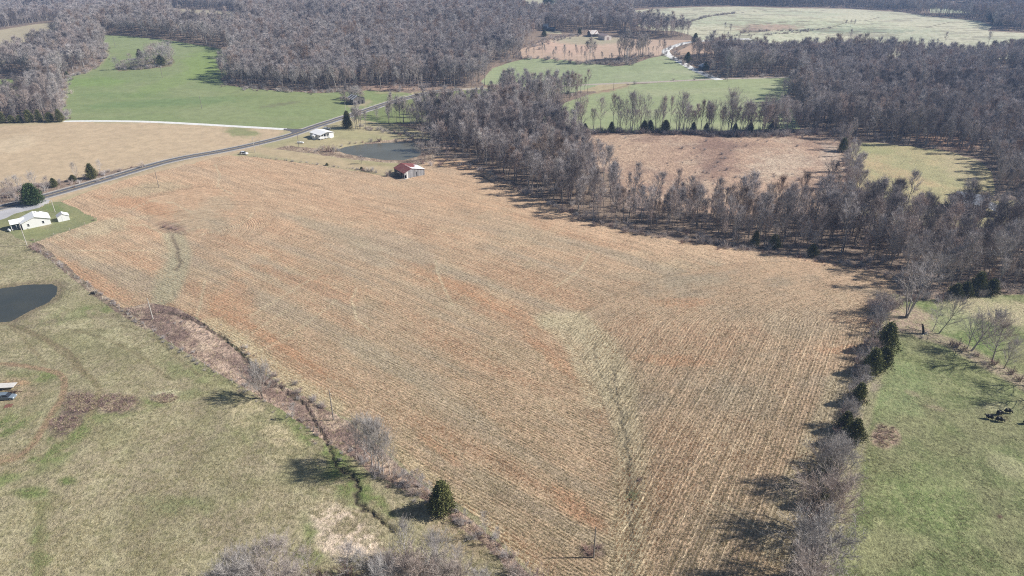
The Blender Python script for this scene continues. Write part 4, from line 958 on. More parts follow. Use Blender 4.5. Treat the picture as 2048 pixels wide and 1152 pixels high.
# hedgerow undergrowth, one shrub after another
hp = [(1800, 606), (1780, 618), (1762, 628), (1754, 650), (1750, 680), (1735, 715), (1722, 755), (1708, 800), (1692, 850), (1680, 895), (1660, 940), (1652, 990), (1640, 1040), (1630, 1090), (1618, 1150)]
n = 0
for i in range(len(hp) - 1):
    m = int(math.hypot(hp[i + 1][0] - hp[i][0], hp[i + 1][1] - hp[i][1]) / 5)
    for j in range(m):
        t = (j + R.random()) / m; a = hp[i][0] + (hp[i + 1][0] - hp[i][0]) * t + R.gauss(0, 8); b = hp[i][1] + (hp[i + 1][1] - hp[i][1]) * t
        shrub_px(a, b, R.uniform(2.0, 3.8), 'tangled bare shrub in the hedgerow east of the stubble field', 'bare shrubs of the eastern hedgerow', wide=1.25)
for a, b in [(1745, 612), (1752, 620), (1762, 612), (1758, 634), (1748, 626), (1768, 625), (1740, 618), (1757, 604), (1770, 604), (1782, 610)]:
    shrub_px(a, b, R.uniform(2.8, 4), 'dense dark thicket of stems west of the spreading oak', 'thicket west of the spreading oak', idx=3, wide=1.2)
for k in range(24):
    a = R.uniform(1815, 2070); shrub_px(a, (604 if a < 1900 else 598 - (a - 1900) * .07) - R.uniform(0, 8), R.uniform(2, 3.6), 'bare brush along the north edge of the grazed pasture', 'brush along the north edge of the grazed pasture', wide=1.3)
# island in the green field
for (a, b, h) in [(237, 139, 10), (246, 139, 7), (254, 137, 7), (262, 138, 8), (270, 137, 8), (279, 137, 9), (287, 138, 9), (295, 135, 12), (303, 133, 14), (311, 132, 15), (319, 131, 15), (327, 130, 15), (335, 129, 15), (342, 126, 14), (300, 125, 14), (312, 122, 15), (326, 120, 15), (338, 118, 14), (262, 128, 9), (290, 130, 12), (345, 122, 11)]:
    tree_px(L_OPEN, a, b, h, 'bare tree in the island of the green field', 'trees in the island of the green field', wide=1.0)
# tall row behind the brown field, and the row under the peach field
x = 1098
while x < 1690:
    tree_px(R.choice([L_WOOD, L_OPEN, L_MULTI]), x, 262 + R.uniform(-4, 3) + (3 if 1400 < x < 1560 else 0), R.choice([13, 17, 20, 22, 23, 18]), 'tall bare tree in the row between green and brown fields', 'tall tree row between green and brown fields', wide=R.uniform(.6, .85)); x += R.choice([4, 6, 9, 14, 24])
x = 1052
while x < 1330:
    by = 117 + (x - 1052) * .075 if x < 1262 else 112.5
    tree_px(L_WOOD, x, by - R.uniform(0, 4), R.choice([8, 10, 13, 15, 9]) * (.7 if 1180 < x < 1235 else 1), 'bare tree in the row above the far green field', 'tree row above the far green field', wide=R.uniform(.6, .9)); x += R.choice([3, 5, 8, 13]) if x > 1150 else R.choice([6, 10, 16])
# sparse trees east of the paved road and along the small valley
for k in range(46):
    a = R.uniform(705, 1000); b = 258 - (a - 705) * .16 + R.uniform(-14, 12)
    if a < 760: b = 256 + R.uniform(-4, 5)
    tree_px(L_WOOD, a, b, R.uniform(10, 17), 'bare tree in the open strip east of the paved road', 'open trees east of the paved road', wide=R.uniform(.85, 1.1))
# hedge between the brown and the tan field
for a, b, h in [(1680, 286, 11), (1688, 300, 9), (1692, 322, 6), (1696, 345, 7), (1704, 365, 11), (1699, 382, 12), (1712, 395, 13), (1690, 392, 13), (1683, 277, 12)]:
    tree_px(L_OPEN, a, b, h, 'bare tree on the hedge between the brown and tan fields', 'trees on the hedge between the brown and tan fields', wide=.8)
# scattered distant trees in the far pasture
for a, b, h in [(1697, 88, 16), (1886, 96, 17), (1975, 92, 15), (1476, 84, 9), (1500, 88, 10), (1455, 86, 12), (1870, 100, 12), (1700, 54, 9), (1690, 53, 8), (1708, 53, 8), (1448, 66, 12), (1460, 70, 12)]:
    tree_px(L_WOOD, a, b, h, 'lone bare tree in or beside the far pale pasture', 'scattered trees about the far pasture')
print('placed bare trees', COUNT)

# ---- the woods: jittered stand over every stretch of leaf litter ---------------
def scatter(cell, xr, yr, keep):
    xs = np.arange(xr[0], xr[1], cell); ys = np.arange(yr[0], yr[1], cell)
    X, Y = np.meshgrid(xs, ys); X = X.ravel() + rng.uniform(-.48, .48, X.size) * cell; Y = Y.ravel() + rng.uniform(-.48, .48, Y.size) * cell
    Z = terrain1(X, Y); px, py, dp = proj(X, Y, Z)
    m = (px > -160) & (px < 2230) & (py > -105) & (py < 640); X, Y, Z, px, py = X[m], Y[m], Z[m], px[m], py[m]
    lab = label_of(px, py); k = keep(lab, px, py, X, Y); return X[k], Y[k], Z[k], px[k], py[k]
wood_ids = [i for i, r in enumerate(REGP) if r[0] == 'woodland_floor']
far_zone = []
def keep_wood(lab, px, py, X, Y):
    m = np.isin(lab, wood_ids[:1])
    dens = .62 + .7 * fbm(X, Y, 40, 3)
    thin = ((px > 1180) & (px < 1340) & (py > 330) & (py < 430)) | ((px > 720) & (px < 900) & (py > 170) & (py < 200)) | ((px > 860) & (px < 905) & (py > 285) & (py < 325))
    dens = np.where(thin, .28, dens)
    barn = (np.hypot((px - 1957) / 1.3, py - 432) < 26) | (np.hypot(px - 1410, (py - 142) * 1.2) < 20)
    dens = np.where(barn, .0, dens)
    road_d = seg_dist(px, py, [(1440, 160), (1402, 145), (1384, 137), (1358, 122), (1338, 111), (1331, 102), (1342, 95), (1362, 88), (1386, 83.5), (1440, 80)], False); dens = np.where(road_d < 13, 0, dens)
    dens = np.where(~np.isin(label_of(px, py + np.where(py > 300, np.where((px > 1200) & (py > 420), 14, 9), 2.5)), wood_ids), 0, dens)
    dens = np.where((px > 1180) & (px < 1235) & (py > 60) & (py < 130), dens * .15, dens)
    dens = np.where((px > 1235) & (px < 1430) & (py > 122) & (py < 168) & (py > 122 + (px - 1335) * .42), 0, dens)
    gap = (inside(px, py, [(1335, 95), (1440, 82), (1445, 106), (1380, 116), (1345, 114)])) | ((px > 1040) & (px < 1260) & (py > 66) & (py < 84)) | ((px > 1862) & (px < 1960) & (py > 2) & (py < 14))
    dens = np.where(gap, 0, dens)
    return m & (rng.random(len(px)) < dens)
X, Y, Z, PXs, PYs = scatter(5.3, (-1700, 1700), (190, 2300), keep_wood)
o_ = np.argsort(Y); X, Y, Z, PXs, PYs = X[o_], Y[o_], Z[o_], PXs[o_], PYs[o_]
infr = (PXs > -20) & (PXs < 2070)
need = max(0, 300 - COUNT['bare_tree']); near_ids = np.nonzero(infr)[0][:need]; far_mask = np.ones(len(X), bool); far_mask[near_ids] = False
hsz = .72 + .5 * fbm(X + 50, Y, 60, 2) 
for i in near_ids:
    a = PXs[i]
    side = 'bordering the northeast edge of the stubble field' 
    place_tree(L_WOOD, float(X[i]), float(Y[i]), float(R.uniform(14, 20.5) * hsz[i]), 'tall bare tree in the long wood %s' % side, 'trees of the long wood northeast of the stubble field', wide=R.uniform(.9, 1.1))
print('wood trees', len(X), 'single', len(near_ids))
def joined(T, C, name):
    s = Soup(); s.v = T.v + C.v; n = len(T.v); s.f = T.f + [tuple(i + n for i in f) for f in C.f]; s.mi = [0] * len(T.f) + [1] * len(C.f); return s
def mass(name, protos, X, Y, Z, S, rotz, pick, wide=None, kindlabel=None):
    pc = bpy.data.collections.new(name + '_kinds')
    for i, me in enumerate(protos):
        o = bpy.data.objects.new('%s_kind_%02d' % (name, i), me); pc.objects.link(o)
    me = bpy.data.meshes.new(name); n = len(X); me.vertices.add(n); me.vertices.foreach_set('co', np.stack([X, Y, Z], 1).astype(np.float32).ravel())
    for an, typ, A, key in (('tree_scale', 'FLOAT_VECTOR', np.stack([S * (wide if wide is not None else 1)] * 2 + [S], 1), 'vector'), ('tree_turn', 'FLOAT_VECTOR', np.stack([np.zeros(n), np.zeros(n), rotz], 1), 'vector'), ('tree_pick', 'INT', pick, 'value')):
        a = me.attributes.new(an, typ, 'POINT'); a.data.foreach_set(key, np.asarray(A, np.int32 if typ == 'INT' else np.float32).ravel())
    o = bpy.data.objects.new(name, me); COL.objects.link(o); o['kind'] = 'stuff'
    g = bpy.data.node_groups.new(name + '_planting', 'GeometryNodeTree')
    g.interface.new_socket(name='Geometry', in_out='INPUT', socket_type='NodeSocketGeometry'); g.interface.new_socket(name='Geometry', in_out='OUTPUT', socket_type='NodeSocketGeometry')
    gi = g.nodes.new('NodeGroupInput'); go = g.nodes.new('NodeGroupOutput'); ip = g.nodes.new('GeometryNodeInstanceOnPoints'); ci = g.nodes.new('GeometryNodeCollectionInfo')
    ci.inputs['Collection'].default_value = pc; ci.inputs['Separate Children'].default_value = True; ci.inputs['Reset Children'].default_value = True
    ip.inputs['Pick Instance'].default_value = True
    def at(n_, t):
        a = g.nodes.new('GeometryNodeInputNamedAttribute'); a.data_type = t; a.inputs['Name'].default_value = n_; return a.outputs[0]
    m2p = g.nodes.new('GeometryNodeMeshToPoints')
    g.links.new(gi.outputs[0], m2p.inputs[0]); g.links.new(m2p.outputs[0], ip.inputs['Points']); g.links.new(ci.outputs[0], ip.inputs['Instance'])
    g.links.new(at('tree_pick', 'INT'), ip.inputs['Instance Index']); g.links.new(at('tree_turn', 'FLOAT_VECTOR'), ip.inputs['Rotation']); g.links.new(at('tree_scale', 'FLOAT_VECTOR'), ip.inputs['Scale'])
    g.links.new(ip.outputs[0], go.inputs[0])
    md = o.modifiers.new('planting', 'NODES'); md.node_group = g
    if kindlabel: tag(o, kindlabel)
    return o
near_p = [joined(T, C, 'w').mesh('stand_tree_near', [M_BARK, M_TWIG]) for (T, C), H in WOODS]
FARW = [bare_tree(800 + i, H=17, r0=.22, clear=[.4, .46, .36, .42, .5][i], spread=[3.6, 3.3, 4.0, 3.7, 3.4][i], limbs=16, subs=6, twigs=13, tw=.070, tl=1.6, up=.8) for i in range(5)]
far_p = [joined(T, C, 'f').mesh('stand_tree_far', [M_BARK, M_TWIG]) for T, C in FARW]
fx, fy, fz = X[far_mask], Y[far_mask], Z[far_mask]; hs = hsz[far_mask]
isn = fy < 560
M_OAK = bark_mat('brown_oak_twigs', (.22, .165, .13), (.33, .255, .205)); M_DUSK = bark_mat('dark_twigs', (.15, .13, .125), (.24, .215, .21))
near_p += [joined(*WOODS[j][0], 'w').mesh('stand_tree_near', m) for j, m in ((0, [M_PALE, M_PALE]), (4, [M_BARK, M_OAK]), (2, [M_DUSK, M_DUSK]))]
far_p += [joined(*FARW[j], 'f').mesh('stand_tree_far', m) for j, m in ((0, [M_PALE, M_PALE]), (2, [M_BARK, M_OAK]), (4, [M_DUSK, M_DUSK]))]
n = len(fx)
spec = rng.random(n); patchy = fbm(fx + 900, fy, 70, 3)
sub = np.where(spec < .07, 0, np.where(spec < .07 + .16 * sstep(.45, .7, patchy), 1, np.where(spec > 1 - .4 * sstep(.55, .3, patchy), 2, 9)))
pick = np.where(isn, np.where(sub < 9, 7 + sub, rng.integers(0, 7, n)), 10 + np.where(sub < 9, 5 + sub, rng.integers(0, 5, n)))
H0 = np.array([H for _, H in WOODS] + [WOODS[0][1], WOODS[4][1], WOODS[2][1]] + [17.] * 8)[pick]
S = np.clip(rng.normal(17.3, 2.8, n), 10, 24) * hs / H0
mass('wood_tree_stand', near_p + far_p, fx, fy, fz - .1, S, rng.uniform(0, 6.28, n), pick, rng.uniform(.84, 1.12, n), 'grey bare woods covering the hills behind the fields')
# younger, thinner stems that fill the belts between the tall trees
sx_, sy_, sz_, s_px, s_py = scatter(4.6, (-420, 520), (205, 620), lambda lab, px, py, X, Y: np.isin(lab, wood_ids[:1]) & np.isin(label_of(px, py + 7), wood_ids) & (rng.random(len(px)) < np.where((px > 1180) & (px < 1340) & (py > 330) & (py < 430), .3, .8)) & ~(np.hypot((px - 1957) / 1.3, py - 428) < 24))
n = len(sx_); mass('young_wood_stand', near_p, sx_, sy_, sz_ - .1, rng.uniform(.42, .78, n), rng.uniform(0, 6.28, n), rng.integers(0, 10, n), rng.uniform(.75, 1.0, n), 'thin young bare trees filling the woods near the stubble field')
# understorey brush in the woods and along their edges
def keep_us(lab, px, py, X, Y): return np.isin(lab, wood_ids) & (rng.random(len(px)) < .5) & (py > 90)
ux, uy, uz, upx, upy = scatter(5.2, (-600, 600), (190, 800), keep_us)
n = len(ux); us_p = [m for m, h in L_SHRUB]
mass('woodland_undergrowth', us_p, ux, uy, uz - .05, rng.uniform(.5, 1.1, n), rng.uniform(0, 6.28, n), rng.integers(0, 4, n), np.full(n, 1.2), 'brown brush and saplings under the bare woods')
bx_, by_, bz_, b_px, b_py = scatter(6.5, (0, 260), (270, 480), lambda lab, px, py, X, Y: np.array([REGP[i][0] == 'brush_field' for i in lab], bool) & (rng.random(len(px)) < .12 + .5 * np.exp(-((px - 1440 + (py - 310) * .6) / 45) ** 2)))
mass('brush_field_scrub', us_p, bx_, by_, bz_ - .05, rng.uniform(.18, .5, len(bx_)), rng.uniform(0, 6.28, len(bx_)), rng.integers(0, 4, len(bx_)), np.full(len(bx_), 1.5), 'low scrub scattered over the brown brush field')
# a fringe of brush where woods and hedges meet the fields
fr = []
for line, dn, sp, h in [([(905, 322), (960, 342), (1010, 364), (1060, 388), (1110, 412), (1150, 430), (1200, 448), (1260, 463), (1350, 478), (1450, 494), (1550, 508), (1650, 522), (1720, 535), (1790, 554), (1830, 575)], 1.2, 2.2, .62),
                        ([(1085, 264), (1200, 265), (1300, 265), (1420, 270), (1500, 273), (1600, 271), (1690, 265)], .9, 2.5, .9), ([(1690, 265), (1692, 300), (1696, 340), (1704, 380), (1712, 410)], 1.2, 1.5, .8),
                        ([(1045, 117), (1100, 119), (1160, 126), (1257, 131), (1262, 114), (1330, 111)], 2., 2.5, .9), ([(450, 172), (520, 180), (640, 187), (740, 181)], 2.0, 2.5, .8), ([(207, 90), (212, 108), (200, 128), (168, 147), (136, 153), (126, 180), (124, 215), (130, 240)], 1.6, 2., .8),
                        ([(245, 622), (300, 660), (345, 690), (400, 727), (445, 755), (500, 785), (540, 808), (600, 846), (650, 886), (700, 916)], 1.4, .8, .28), ([(85, 500), (120, 528), (180, 573), (240, 614)], 1.2, .5, .22), ([(480, 690), (510, 730), (560, 768), (620, 800), (670, 826)], 1.4, 1.0, .35), ([(300, 655), (340, 640), (400, 652), (420, 672)], 1.5, 2., .2),
                        ([(700, 900), (740, 935), (790, 965), (850, 1000), (900, 1030), (960, 1075), (1010, 1120)], .8, 1.2, .45), ([(230, 136), (260, 137), (300, 136), (345, 128)], 1.5, 2., .7), ([(492, 312), (620, 327), (700, 338), (745, 345)], 2., .4, .25), ([(1850, 672), (1900, 690), (1950, 715), (2000, 742), (2050, 768)], 2., 1.5, .3),
                        ([(1362, 50), (1400, 38), (1470, 26)], 2, 1.5, .8), ([(1480, 66), (1530, 62), (1600, 62), (1660, 56)], 2, 1.5, .7), ([(1440, 74), (1520, 70), (1620, 62)], 3, 1.5, .6), ([(715, 254), (760, 262), (820, 272), (850, 276)], 1.2, 2.5, .7), ([(1045, 100), (1085, 86), (1120, 74), (1150, 70)], 1.5, 5., .9)]:
    a = np.array(line, float); x, y, z = W1(a[:, 0], a[:, 1])
    for i in range(len(x) - 1):
        L = math.hypot(x[i + 1] - x[i], y[i + 1] - y[i]); m = max(1, int(L / dn))
        for j in range(m):
            t = rng.random(); fr.append((x[i] + (x[i + 1] - x[i]) * t + rng.normal(0, sp), y[i] + (y[i + 1] - y[i]) * t + rng.normal(0, sp), h * rng.uniform(.6, 1.2)))
fr = np.array(fr); n = len(fr)
mass('edge_undergrowth', us_p, fr[:, 0], fr[:, 1], terrain(fr[:, 0], fr[:, 1]) - .05, fr[:, 2], rng.uniform(0, 6.28, n), rng.integers(0, 4, n), np.full(n, 1.4), 'brown weeds and brush along the field edges')

# ---- tufts and straw that stand up from the ground ----------------------------
def tuft(seed, n, h, r, w):
    rr = random.Random(seed); S = Soup()
    for i in range(n):
        az = rr.uniform(0, 6.283); a = Vector((math.cos(az) * r * rr.random(), math.sin(az) * r * rr.random(), -.03)); b = a + Vector((math.cos(az) * r * rr.uniform(.3, 1.3), math.sin(az) * r * rr.uniform(.3, 1.3), h * rr.uniform(.5, 1.1))); S.blade(a, b, w, rr)
    return S
def tuft_mat(nm, c1, c2): return bark_mat(nm, c1, c2, .25)
M_TG = tuft_mat('tan_grass_foliage', (.34, .29, .17), (.50, .44, .27)); M_TO = tuft_mat('olive_grass_foliage', (.13, .15, .05), (.22, .22, .09))
M_ST = tuft_mat('pale_straw_foliage', (.48, .39, .25), (.68, .57, .39)); M_RU = tuft_mat('rusty_leaf_foliage', (.36, .20, .10), (.48, .29, .16))
def pts_in(n, box, ids, extra=None):
    px = rng.uniform(box[0], box[2], n); py = rng.uniform(box[1], box[3], n); k = np.isin(label_of(px, py), ids)
    if extra is not None: k &= extra(px, py)
    px, py = px[k], py[k]; x, y, z = W1(px, py, 14); z = z - gully_amount(x, y)[0]; return px, py, x, y, z
ids_p = [i for i, r in enumerate(REGP) if r[0] == 'pasture']; ids_e = [i for i, r in enumerate(REGP) if r[0] == 'east_pasture']; ids_s = [i for i, r in enumerate(REGP) if r[0] == 'stubble_field']; ids_r = [i for i, r in enumerate(REGP) if r[0] == 'rough_grass']
TP = [tuft(900 + i, 12, .28, .26, .07).mesh('grass_tuft', [M_TG, M_TG, M_TO][i]) for i in range(3)]
px, py, x, y, z = pts_in(90000, (-60, 480, 1150, 1230), ids_p); f = fbm(x, y, 6, 3); k = rng.random(len(x)) < sstep(.30, .70, f) * .8; n = k.sum()
mass('pasture_grass', TP, x[k], y[k], z[k], rng.uniform(.4, .95, n), rng.uniform(0, 6.28, n), rng.choice([0, 1, 2], n, p=[.5, .4, .10]), np.full(n, 1.0), 'dry tan grass tufts in the left pasture')
px, py, x, y, z = pts_in(60000, (1600, 590, 2110, 1230), ids_e); f = fbm(x + 70, y, 5, 3); k = rng.random(len(x)) < .15 + .5 * sstep(.40, .70, f); n = k.sum()
mass('east_pasture_grass', TP, x[k], y[k], z[k], rng.uniform(.3, .7, n), rng.uniform(0, 6.28, n), rng.choice([0, 1, 2], n, p=[.45, .35, .2]), np.full(n, 1.0), 'pale grass tufts in the grazed green pasture')
RP = [tuft(920 + i, 16, .7, .45, .06).mesh('weed_clump', [M_TG, M_ST, M_RED][i]) for i in range(3)]
px, py, x, y, z = pts_in(24000, (60, 280, 1120, 1220), ids_r); n = len(x); w_ = np.clip((py - 250) / 500, .4, 1)
mass('creek_weeds', RP, x, y, z, rng.uniform(.4, 1.0, n) * w_, rng.uniform(0, 6.28, n), rng.choice([0, 1, 2], n, p=[.35, .2, .45]), np.full(n, 1.0), 'brown and pale weeds filling the creek strip')
bl = []
for (bx2, by2, rx2, ry2, nn) in [(160, 806, 34, 20, 260), (232, 806, 42, 18, 240), (330, 796, 24, 9, 110), (130, 846, 32, 14, 140), (1771, 873, 24, 22, 90)]:
    for _ in range(nn):
        an = rng.uniform(0, 6.283); q = math.sqrt(rng.random()); bl.append((bx2 + rx2 * q * math.cos(an), by2 + ry2 * q * math.sin(an)))
bl = np.array(bl); x, y, z = W1(bl[:, 0], bl[:, 1], 14); n = len(x)
mass('dead_weed_patches', RP, x, y, z, rng.uniform(.5, 1.0, n), rng.uniform(0, 6.28, n), rng.choice([0, 1, 2], n, p=[.2, .2, .6]), np.full(n, 1.1), 'dead brown weeds in patches on the pastures')
SP = [tuft(940 + i, 9, .26, .20, .055).mesh('straw_clump', [M_ST, M_TG, M_RU][i]) for i in range(3)]
px, py, x, y, z = pts_in(330000, (60, 400, 1820, 1200), ids_s)
k = rng.random(len(x)) < np.clip((py - 380) / 350, .12, 1) * (.45 + .8 * fbm(px * .12, py * .12, 5., 2)); px, py, x, y = px[k], py[k], x[k], y[k]
rt = inside(px, py, SPLIT); nx_, ny_ = np.where(rt, .857, .596), np.where(rt, -.516, .803); r_ = nx_ * x + ny_ * y; rw = np.where(rt, .82, .82); dlt = np.round(r_ / rw) * rw - r_ + rng.normal(0, .13, len(x)); wrow = rng.random(len(x)) < np.where(rt, .16, .05); dlt = np.where(wrow, np.round(r_ / 3.6) * 3.6 - r_ + rng.normal(0, .07, len(x)), dlt); st_ = (~rt) | (y < y0 - 2)
x = x + np.where(st_, nx_ * dlt, 0); y = y + np.where(st_, ny_ * dlt, 0); z = terrain1(x, y) - gully_amount(x, y)[0]
al_ = np.where(rt, .516 * x + .857 * y, -.803 * x + .596 * y); f = np.where(rt, fbm(r_ * .5, al_ * .3, 9, 4) * .5 + .5 * fbm(x + 500, y - 300, 11, 4), fbm(r_ * .8, al_ * .10, 6, 4)); n = len(x)
pk = np.where((rng.random(n) < sstep(.46, .64, f) * .55) & ~wrow, 2, rng.integers(0, 2, n)); pk = np.where(wrow, 0, pk)
mass('straw_stubble', SP, x, y, z, rng.uniform(.5, 1.2, n), rng.uniform(0, 6.28, n), pk, np.full(n, 1.0), 'cut straw stubble standing in rows across the field')
print('straw', n)
# ---- haze: the air itself ------------------------------------------------------
hm = bpy.data.materials.new('haze_air'); hm.use_nodes = True; ht = hm.node_tree; ht.nodes.clear()
ho = ht.nodes.new('ShaderNodeOutputMaterial'); hv = ht.nodes.new('ShaderNodeVolumePrincipled')
hv.inputs['Color'].default_value = (.36, .57, 1.0, 1); hv.inputs['Density'].default_value = 0.00016; hv.inputs['Anisotropy'].default_value = .1
ht.links.new(hv.outputs[0], ho.inputs['Volume'])
hs_ = Soup(); zmin = float(WZ.min()) - 1.0
hs_.box((-26000, -60, zmin), (26000, 26000, 135)); hz = hs_.obj('haze', hm); hz['kind'] = 'stuff'
print('zmin', zmin, 'zmax', float(WZ.max()), 'xr', WX.min(), WX.max(), 'yr', WY.min(), WY.max())
# ------------------------------------------------------------------ roads
def smooth_px(pts, step=3.0):
    a = np.array(pts, float); x, y, z = W1(a[:, 0], a[:, 1]); w = np.stack([x, y], 1)
    out = []
    for i in range(len(w) - 1):
        p0 = w[max(0, i - 1)]; p1 = w[i]; p2 = w[i + 1]; p3 = w[min(len(w) - 1, i + 2)]
        m = max(1, int(np.hypot(*(p2 - p1)) / step))
        for j in range(m):
            t = j / m
            out.append(.5 * ((2 * p1) + (-p0 + p2) * t + (2 * p0 - 5 * p1 + 4 * p2 - p3) * t * t + (-p0 + 3 * p1 - 3 * p2 + p3) * t ** 3))
    out.append(w[-1]); out = np.array(out)
    for _ in range(3): out[1:-1] = .25 * out[:-2] + .5 * out[1:-1] + .25 * out[2:]
    return out
def ribbon(name, line, offs, hts, mat, kind='structure', parent=None, wob=0.):
    """offs: distances across the road, hts: height over the ground at each"""
    d = np.gradient(line, axis=0); n = np.stack([-d[:, 1], d[:, 0]], 1); n /= np.linalg.norm(n, axis=1)[:, None]
    zc = terrain1(line[:, 0], line[:, 1]); zc = np.convolve(np.pad(zc, 3, 'edge'), np.ones(7) / 7, 'valid')
    V = []
    for o, h in zip(offs, hts):
        wv = wob * (fbm(line[:, 0], line[:, 1], 4, 2) - .5) * np.sign(o) if abs(o) > .5 else 0
        p = line + n * (o + wv)[:, None] if wob and abs(o) > .5 else line + n * o
        z = np.where(h > 0, np.maximum(zc, terrain1(p[:, 0], p[:, 1])) + h, terrain1(p[:, 0], p[:, 1]) + h); V.append(np.concatenate([p, z[:, None]], 1))
    k = len(offs); m = len(line); V = np.stack(V, 1).reshape(-1, 3); Q = []
    for i in range(m - 1):
        for j in range(k - 1): a = i * k + j; Q.append((a, a + 1, a + k + 1, a + k)[::-1])
    me = mesh_arrays(name, V, Q, [mat]); o = bpy.data.objects.new(name, me); COL.objects.link(o)
    if parent is not None: o.parent = parent
    elif kind: o['kind'] = kind
    return o
M_ASPH = simple('old_asphalt', (.125, .12, .125), .85, var=.2, vscale=.6)
M_ASPH2 = simple('worn_asphalt_crown', (.26, .235, .205), .85, var=.15, vscale=1.)
M_YEL = simple('yellow_road_paint', (.55, .38, .10), .7); M_WHI = simple('white_road_paint', (.72, .72, .70), .7)
M_GRAV = simple('white_limestone_gravel', (.66, .65, .62), .95, var=.12, vscale=.5); M_LANE = simple('dirt_lane', (.40, .35, .29), .95, var=.15, vscale=.5)
ROAD = smooth_px([(-420, 520), (-200, 466), (-90, 438), (0, 416), (87, 393.5), (195, 363), (342, 321), (445, 302), (520, 286), (581, 270.5), (626, 254.5), (687, 235), (771, 208), (819, 195), (856, 186), (908, 179.5), (1000, 176), (1100, 173), (1202, 168), (1298, 164.5)], 3.)
cut = int(np.argmin(np.hypot(*(ROAD - np.array(flat(930, 178.5))).T)))
ribbon('paved_road', ROAD[:cut], [-4.2, -3.2, -.45, .45, 3.2, 4.2], [-.12, .07, .10, .10, .07, -.12], M_ASPH)
ribbon('road_crown_wear', ROAD[:cut], [-.42, .42], [.108, .108], M_ASPH2)
ribbon('yellow_centre_line', ROAD[:cut], [-.20, -.08], [.113, .113], M_YEL); ribbon('yellow_centre_line', ROAD[:cut], [.08, .20], [.113, .113], M_YEL)
ribbon('white_edge_line', ROAD[:cut], [-3.02, -2.9], [.078, .078], M_WHI); ribbon('white_edge_line', ROAD[:cut], [2.9, 3.02], [.078, .078], M_WHI)
ribbon('road_shoulder', ROAD[:cut], [3.3, 4.6], [.05, .015], simple('gravel_shoulder', (.42, .385, .34), .95, var=.2, vscale=1.2), wob=.6); ribbon('road_shoulder', ROAD[:cut], [-4.6, -3.3], [.015, .05], bpy.data.materials['gravel_shoulder'], wob=.6)
ribbon('dirt_road', np.concatenate([ROAD[cut - 1:], smooth_px([(1298, 164.5), (1360, 161.5), (1424, 158.2), (1500, 156.5), (1592, 154)], 4.)[1:]]), [-2.6, -2.2, 2.2, 2.6], [-.05, .05, .05, -.05], M_LANE, wob=.8)
ribbon('gravel_drive', smooth_px([(128, 242.6), (170, 242), (230, 242.2), (300, 243.6), (400, 248.5), (500, 254.3), (572, 258.5)], 3.), [-2.4, -1.9, 1.9, 2.4], [-.05, .06, .06, -.05], M_GRAV, wob=.4)
ribbon('gravel_road', smooth_px([(1500, 78), (1440, 80), (1386, 83.5), (1362, 88), (1342, 95), (1331, 102), (1338, 111), (1358, 122), (1384, 137), (1402, 145), (1424, 155), (1440, 160)], 3.), [-4.0, -3.4, 3.4, 4.0], [-.05, .10, .10, -.05], M_GRAV, wob=.6)
# asphalt apron where the drive meets the road
def patch(name, pts, mat, h=.09):
    s = Soup(); a = np.array(pts, float); x, y, z = W1(a[:, 0], a[:, 1]); top = [Vector((float(x[i]), float(y[i]), float(z[i]) + h)) for i in range(len(x))]
    s.poly(top[::-1]); n = len(top)
    for i in range(n): j = (i + 1) % n; s.poly([top[i], top[j], top[j] - Vector((0, 0, .3)), top[i] - Vector((0, 0, .3))])
    bm = bpy.data.meshes.new(name); o = s.obj(name, mat); o['kind'] = 'structure'; return o
patch('road_apron', [(568, 256.2), (585, 258), (606, 258.2), (622, 255.4), (626, 256.6), (590, 268.2), (583, 269.8), (585, 266), (580, 262), (567, 260.4)], M_ASPH, .085)

# ------------------------------------------------------------------ buildings
M_WPAINT = simple('white_painted_siding', (.78, .78, .76), .7, var=.04, vscale=2); M_WROOF = simple('white_metal_roof', (.80, .80, .79), .45, var=.03, vscale=1)
M_GLASS = simple('dark_window_glass', (.03, .035, .045), .15); M_DARK = simple('dark_barn_interior', (.03, .027, .025), .9); M_CONC = simple('grey_concrete', (.35, .34, .32), .9, var=.1)
def board_mat(name, c1, c2, w=.28, rough=.85):
    k = NT(name); tc = k.n('ShaderNodeTexCoord').outputs['Object']; sx = k.n('ShaderNodeSeparateXYZ'); k.t.links.new(tc, sx.inputs[0])
    u = k.math('ADD', sx.outputs[0], sx.outputs[1]); cell = k.math('FLOOR', k.math('DIVIDE', u, w))
    wnz = k.n('ShaderNodeTexWhiteNoise', noise_dimensions='1D'); k.t.links.new(cell, wnz.inputs['W'])
    n = k.noise(tc, 1.3, 4, .6); f = k.math('MULTIPLY_ADD', n, .7, k.math('MULTIPLY', wnz.outputs[0], .5)); k.b.inputs['Roughness'].default_value = rough
    gap = k.ramp(k.math('ABSOLUTE', k.math('SUBTRACT', k.math('FRACT', k.math('DIVIDE', u, w)), .5)), .44, .5, 1, .45)
    m = k.mix(k.ramp(f, .25, .85), c1, c2); v = k.n('ShaderNodeVectorMath', operation='SCALE'); k.t.links.new(m, v.inputs[0]); k.t.links.new(gap, v.inputs['Scale']); return k.out(v.outputs[0])
M_BOARD = board_mat('weathered_grey_boards', (.17, .165, .165), (.44, .44, .45)); M_BOARDD = board_mat('dark_old_boards', (.06, .055, .05), (.17, .155, .145)); M_REDR = board_mat('faded_red_metal_roof', (.19, .062, .055), (.29, .11, .095), .7, .55)
M_RUST = board_mat('rusty_white_metal_roof', (.25, .13, .09), (.70, .68, .64), 1.1, .6); M_GREYR = board_mat('grey_metal_roof', (.30, .32, .36), (.52, .54, .58), .6, .5); M_TANW = board_mat('tan_metal_siding', (.70, .61, .57), (.78, .70, .66), .5, .6); M_TANR = board_mat('tan_metal_roof', (.34, .26, .24), (.42, .33, .31), .6, .6)
